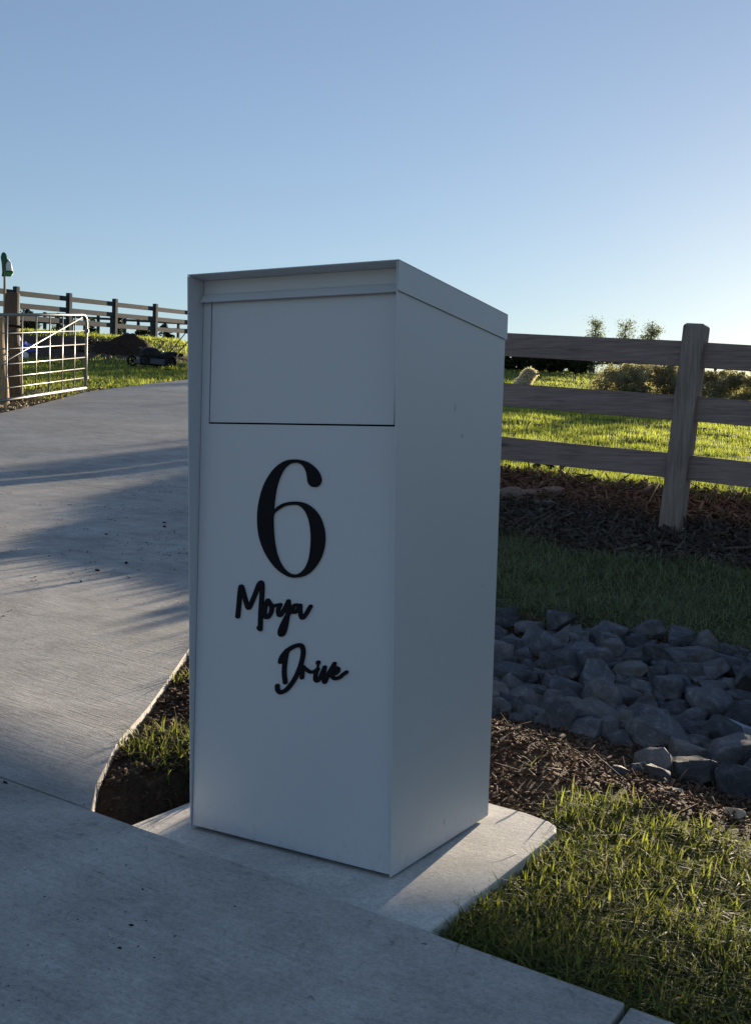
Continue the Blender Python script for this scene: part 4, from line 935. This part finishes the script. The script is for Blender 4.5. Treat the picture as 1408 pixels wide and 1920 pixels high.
b3, d_ = hit(1030, 884); shrub('seedling', b3, .2, .2, .11, 12, 500, .014, LEAF_D, 'small dark leafy plant at the edge of the mulch under the bottom rail', 'plant', cr_=.3, stems=5)
b3, d_ = hit(1132, 914); o = empty('yellow_leaf_plant', tuple(b3)); tag(o, 'tiny plant with two bright yellow leaves on the mulch', 'plant')
YL_ = m_leaf('yellow_leaf', (.5, .42, .03), (.6, .5, .05), .6); leaves('leaf', np.array([Vector(at(1125, 906, d_)-b3), Vector(at(1139, 911, d_)-b3), Vector(at(1131, 909, d_)-b3)]), .022, YL_, o)
mb = MB(); mb.tube([(0, 0, -.01), Vector(at(1125, 908, d_)-b3)], .002, 5); mb.tube([(0, 0, -.01), Vector(at(1139, 912, d_)-b3)], .002, 5); mb.build('stem', BARK, o)
# dry grass beside the gate post
# ------------------------------------------------------------------ dog
dgp_, dgd = at(982, 766, 18.0), 18.0; dz_ = float(zground(dgp_[0], dgp_[1]))
dog = empty('dog', (dgp_[0], dgp_[1], dz_), math.radians(30-38)); tag(dog, 'fluffy cream dog sitting on the lawn beyond the fence, seen between the rails', 'dog')
bm = bmesh.new(); sk_ = bm.verts.layers.skin.verify()
J = {'pel': ((-.26, 0, .15), .13), 'sp1': ((-.16, 0, .27), .125), 'sp2': ((-.04, 0, .38), .115), 'neck': ((.03, 0, .48), .085), 'head': ((.09, 0, .565), .088), 'muz': ((.17, 0, .545), .045), 'nose': ((.215, 0, .535), .026),
     'tail': ((-.38, .03, .10), .03), 'tail2': ((-.50, .10, .06), .02)}
for s_, nm in ((1, 'l'), (-1, 'r')):
    J['sh'+nm] = ((-.01, s_*.085, .30), .055); J['el'+nm] = ((-.02, s_*.085, .18), .036); J['wr'+nm] = ((.015, s_*.08, .06), .028); J['pw'+nm] = ((.06, s_*.08, .028), .028)
    J['hp'+nm] = ((-.22, s_*.11, .14), .085); J['kn'+nm] = ((-.08, s_*.14, .13), .05); J['hk'+nm] = ((-.20, s_*.14, .045), .03); J['ft'+nm] = ((-.05, s_*.14, .03), .028)
    J['er'+nm] = ((.075, s_*.075, .60), .03); J['et'+nm] = ((.075, s_*.115, .52), .03)
V_ = {k: bm.verts.new(p) for k, (p, r) in J.items()}
E_ = [('pel', 'sp1'), ('sp1', 'sp2'), ('sp2', 'neck'), ('neck', 'head'), ('head', 'muz'), ('muz', 'nose'), ('pel', 'tail'), ('tail', 'tail2')]
for nm in 'lr': E_ += [('sp2', 'sh'+nm), ('sh'+nm, 'el'+nm), ('el'+nm, 'wr'+nm), ('wr'+nm, 'pw'+nm), ('pel', 'hp'+nm), ('hp'+nm, 'kn'+nm), ('kn'+nm, 'hk'+nm), ('hk'+nm, 'ft'+nm), ('head', 'er'+nm), ('er'+nm, 'et'+nm)]
for a, b in E_: bm.edges.new((V_[a], V_[b]))
for k, v in V_.items(): v[sk_].radius = (J[k][1], J[k][1]); v[sk_].use_root = (k == 'pel')
me = bpy.data.meshes.new('body'); bm.to_mesh(me); bm.free(); FUR = m_leaf('dog_fur', (.58, .52, .44), (.80, .73, .64), .35, .9); FURB = plain('dog_skin', (.30, .23, .17), .9, .1)
bo = bpy.data.objects.new('body', me); COL.objects.link(bo); me.materials.append(FURB); bo.parent = dog; bo.modifiers.new('skin', 'SKIN'); sb = bo.modifiers.new('sub', 'SUBSURF'); sb.levels = sb.render_levels = 2
dg = bpy.context.evaluated_depsgraph_get(); dg.update(); em = bpy.data.meshes.new_from_object(bo.evaluated_get(dg)); bo.modifiers.clear(); em.name = 'body'; bo.data = em; em.materials.clear(); em.materials.append(FURB)
pol = [(p.center.copy(), p.normal.copy(), p.area) for p in em.polygons]; ar = np.array([p[2] for p in pol]); pk = rng.choice(len(pol), 11000, p=ar/ar.sum())
Cc = np.array([pol[i][0] for i in pk])+rng.normal(0, .01, (len(pk), 3)); Nn = np.array([pol[i][1] for i in pk]); dr_ = Nn*.7+rng.normal(0, .35, Nn.shape)+np.array([-.1, 0, -.45]); dr_ /= np.linalg.norm(dr_, axis=1)[:, None]
keep = (Cc[:, 2] > .04); Cc, Nn, dr_ = Cc[keep], Nn[keep], dr_[keep]; ln = rng.uniform(.02, .05, len(Cc))[:, None]*np.where(Cc[:, 2:3] > .4, 1, .8); sd2 = np.cross(dr_, rng.normal(0, 1, dr_.shape)); sd2 /= np.linalg.norm(sd2, axis=1)[:, None]
Vv = np.stack([Cc-sd2*.006, Cc+sd2*.006, Cc+dr_*ln], 1).reshape(-1, 3); np_mesh('fur', Vv, np.arange(len(Vv)).reshape(-1, 3), FUR, parent=dog, attr=np.repeat(np.stack([rng.uniform(0, 1, len(Cc)), 0*Cc[:, 0], 0*Cc[:, 0]], 1), 3, 0))
mb = MB()
for s_ in (-1, 1): mb.tube([(.145, s_*.035, .59), (.158, s_*.037, .592)], .012, 8)
mb.build('eyes', BLACK, dog); mb = MB(); mb.tube([(.225, 0, .542), (.245, 0, .54)], [.022, .015], 8); mb.build('nose', BLACK, dog)
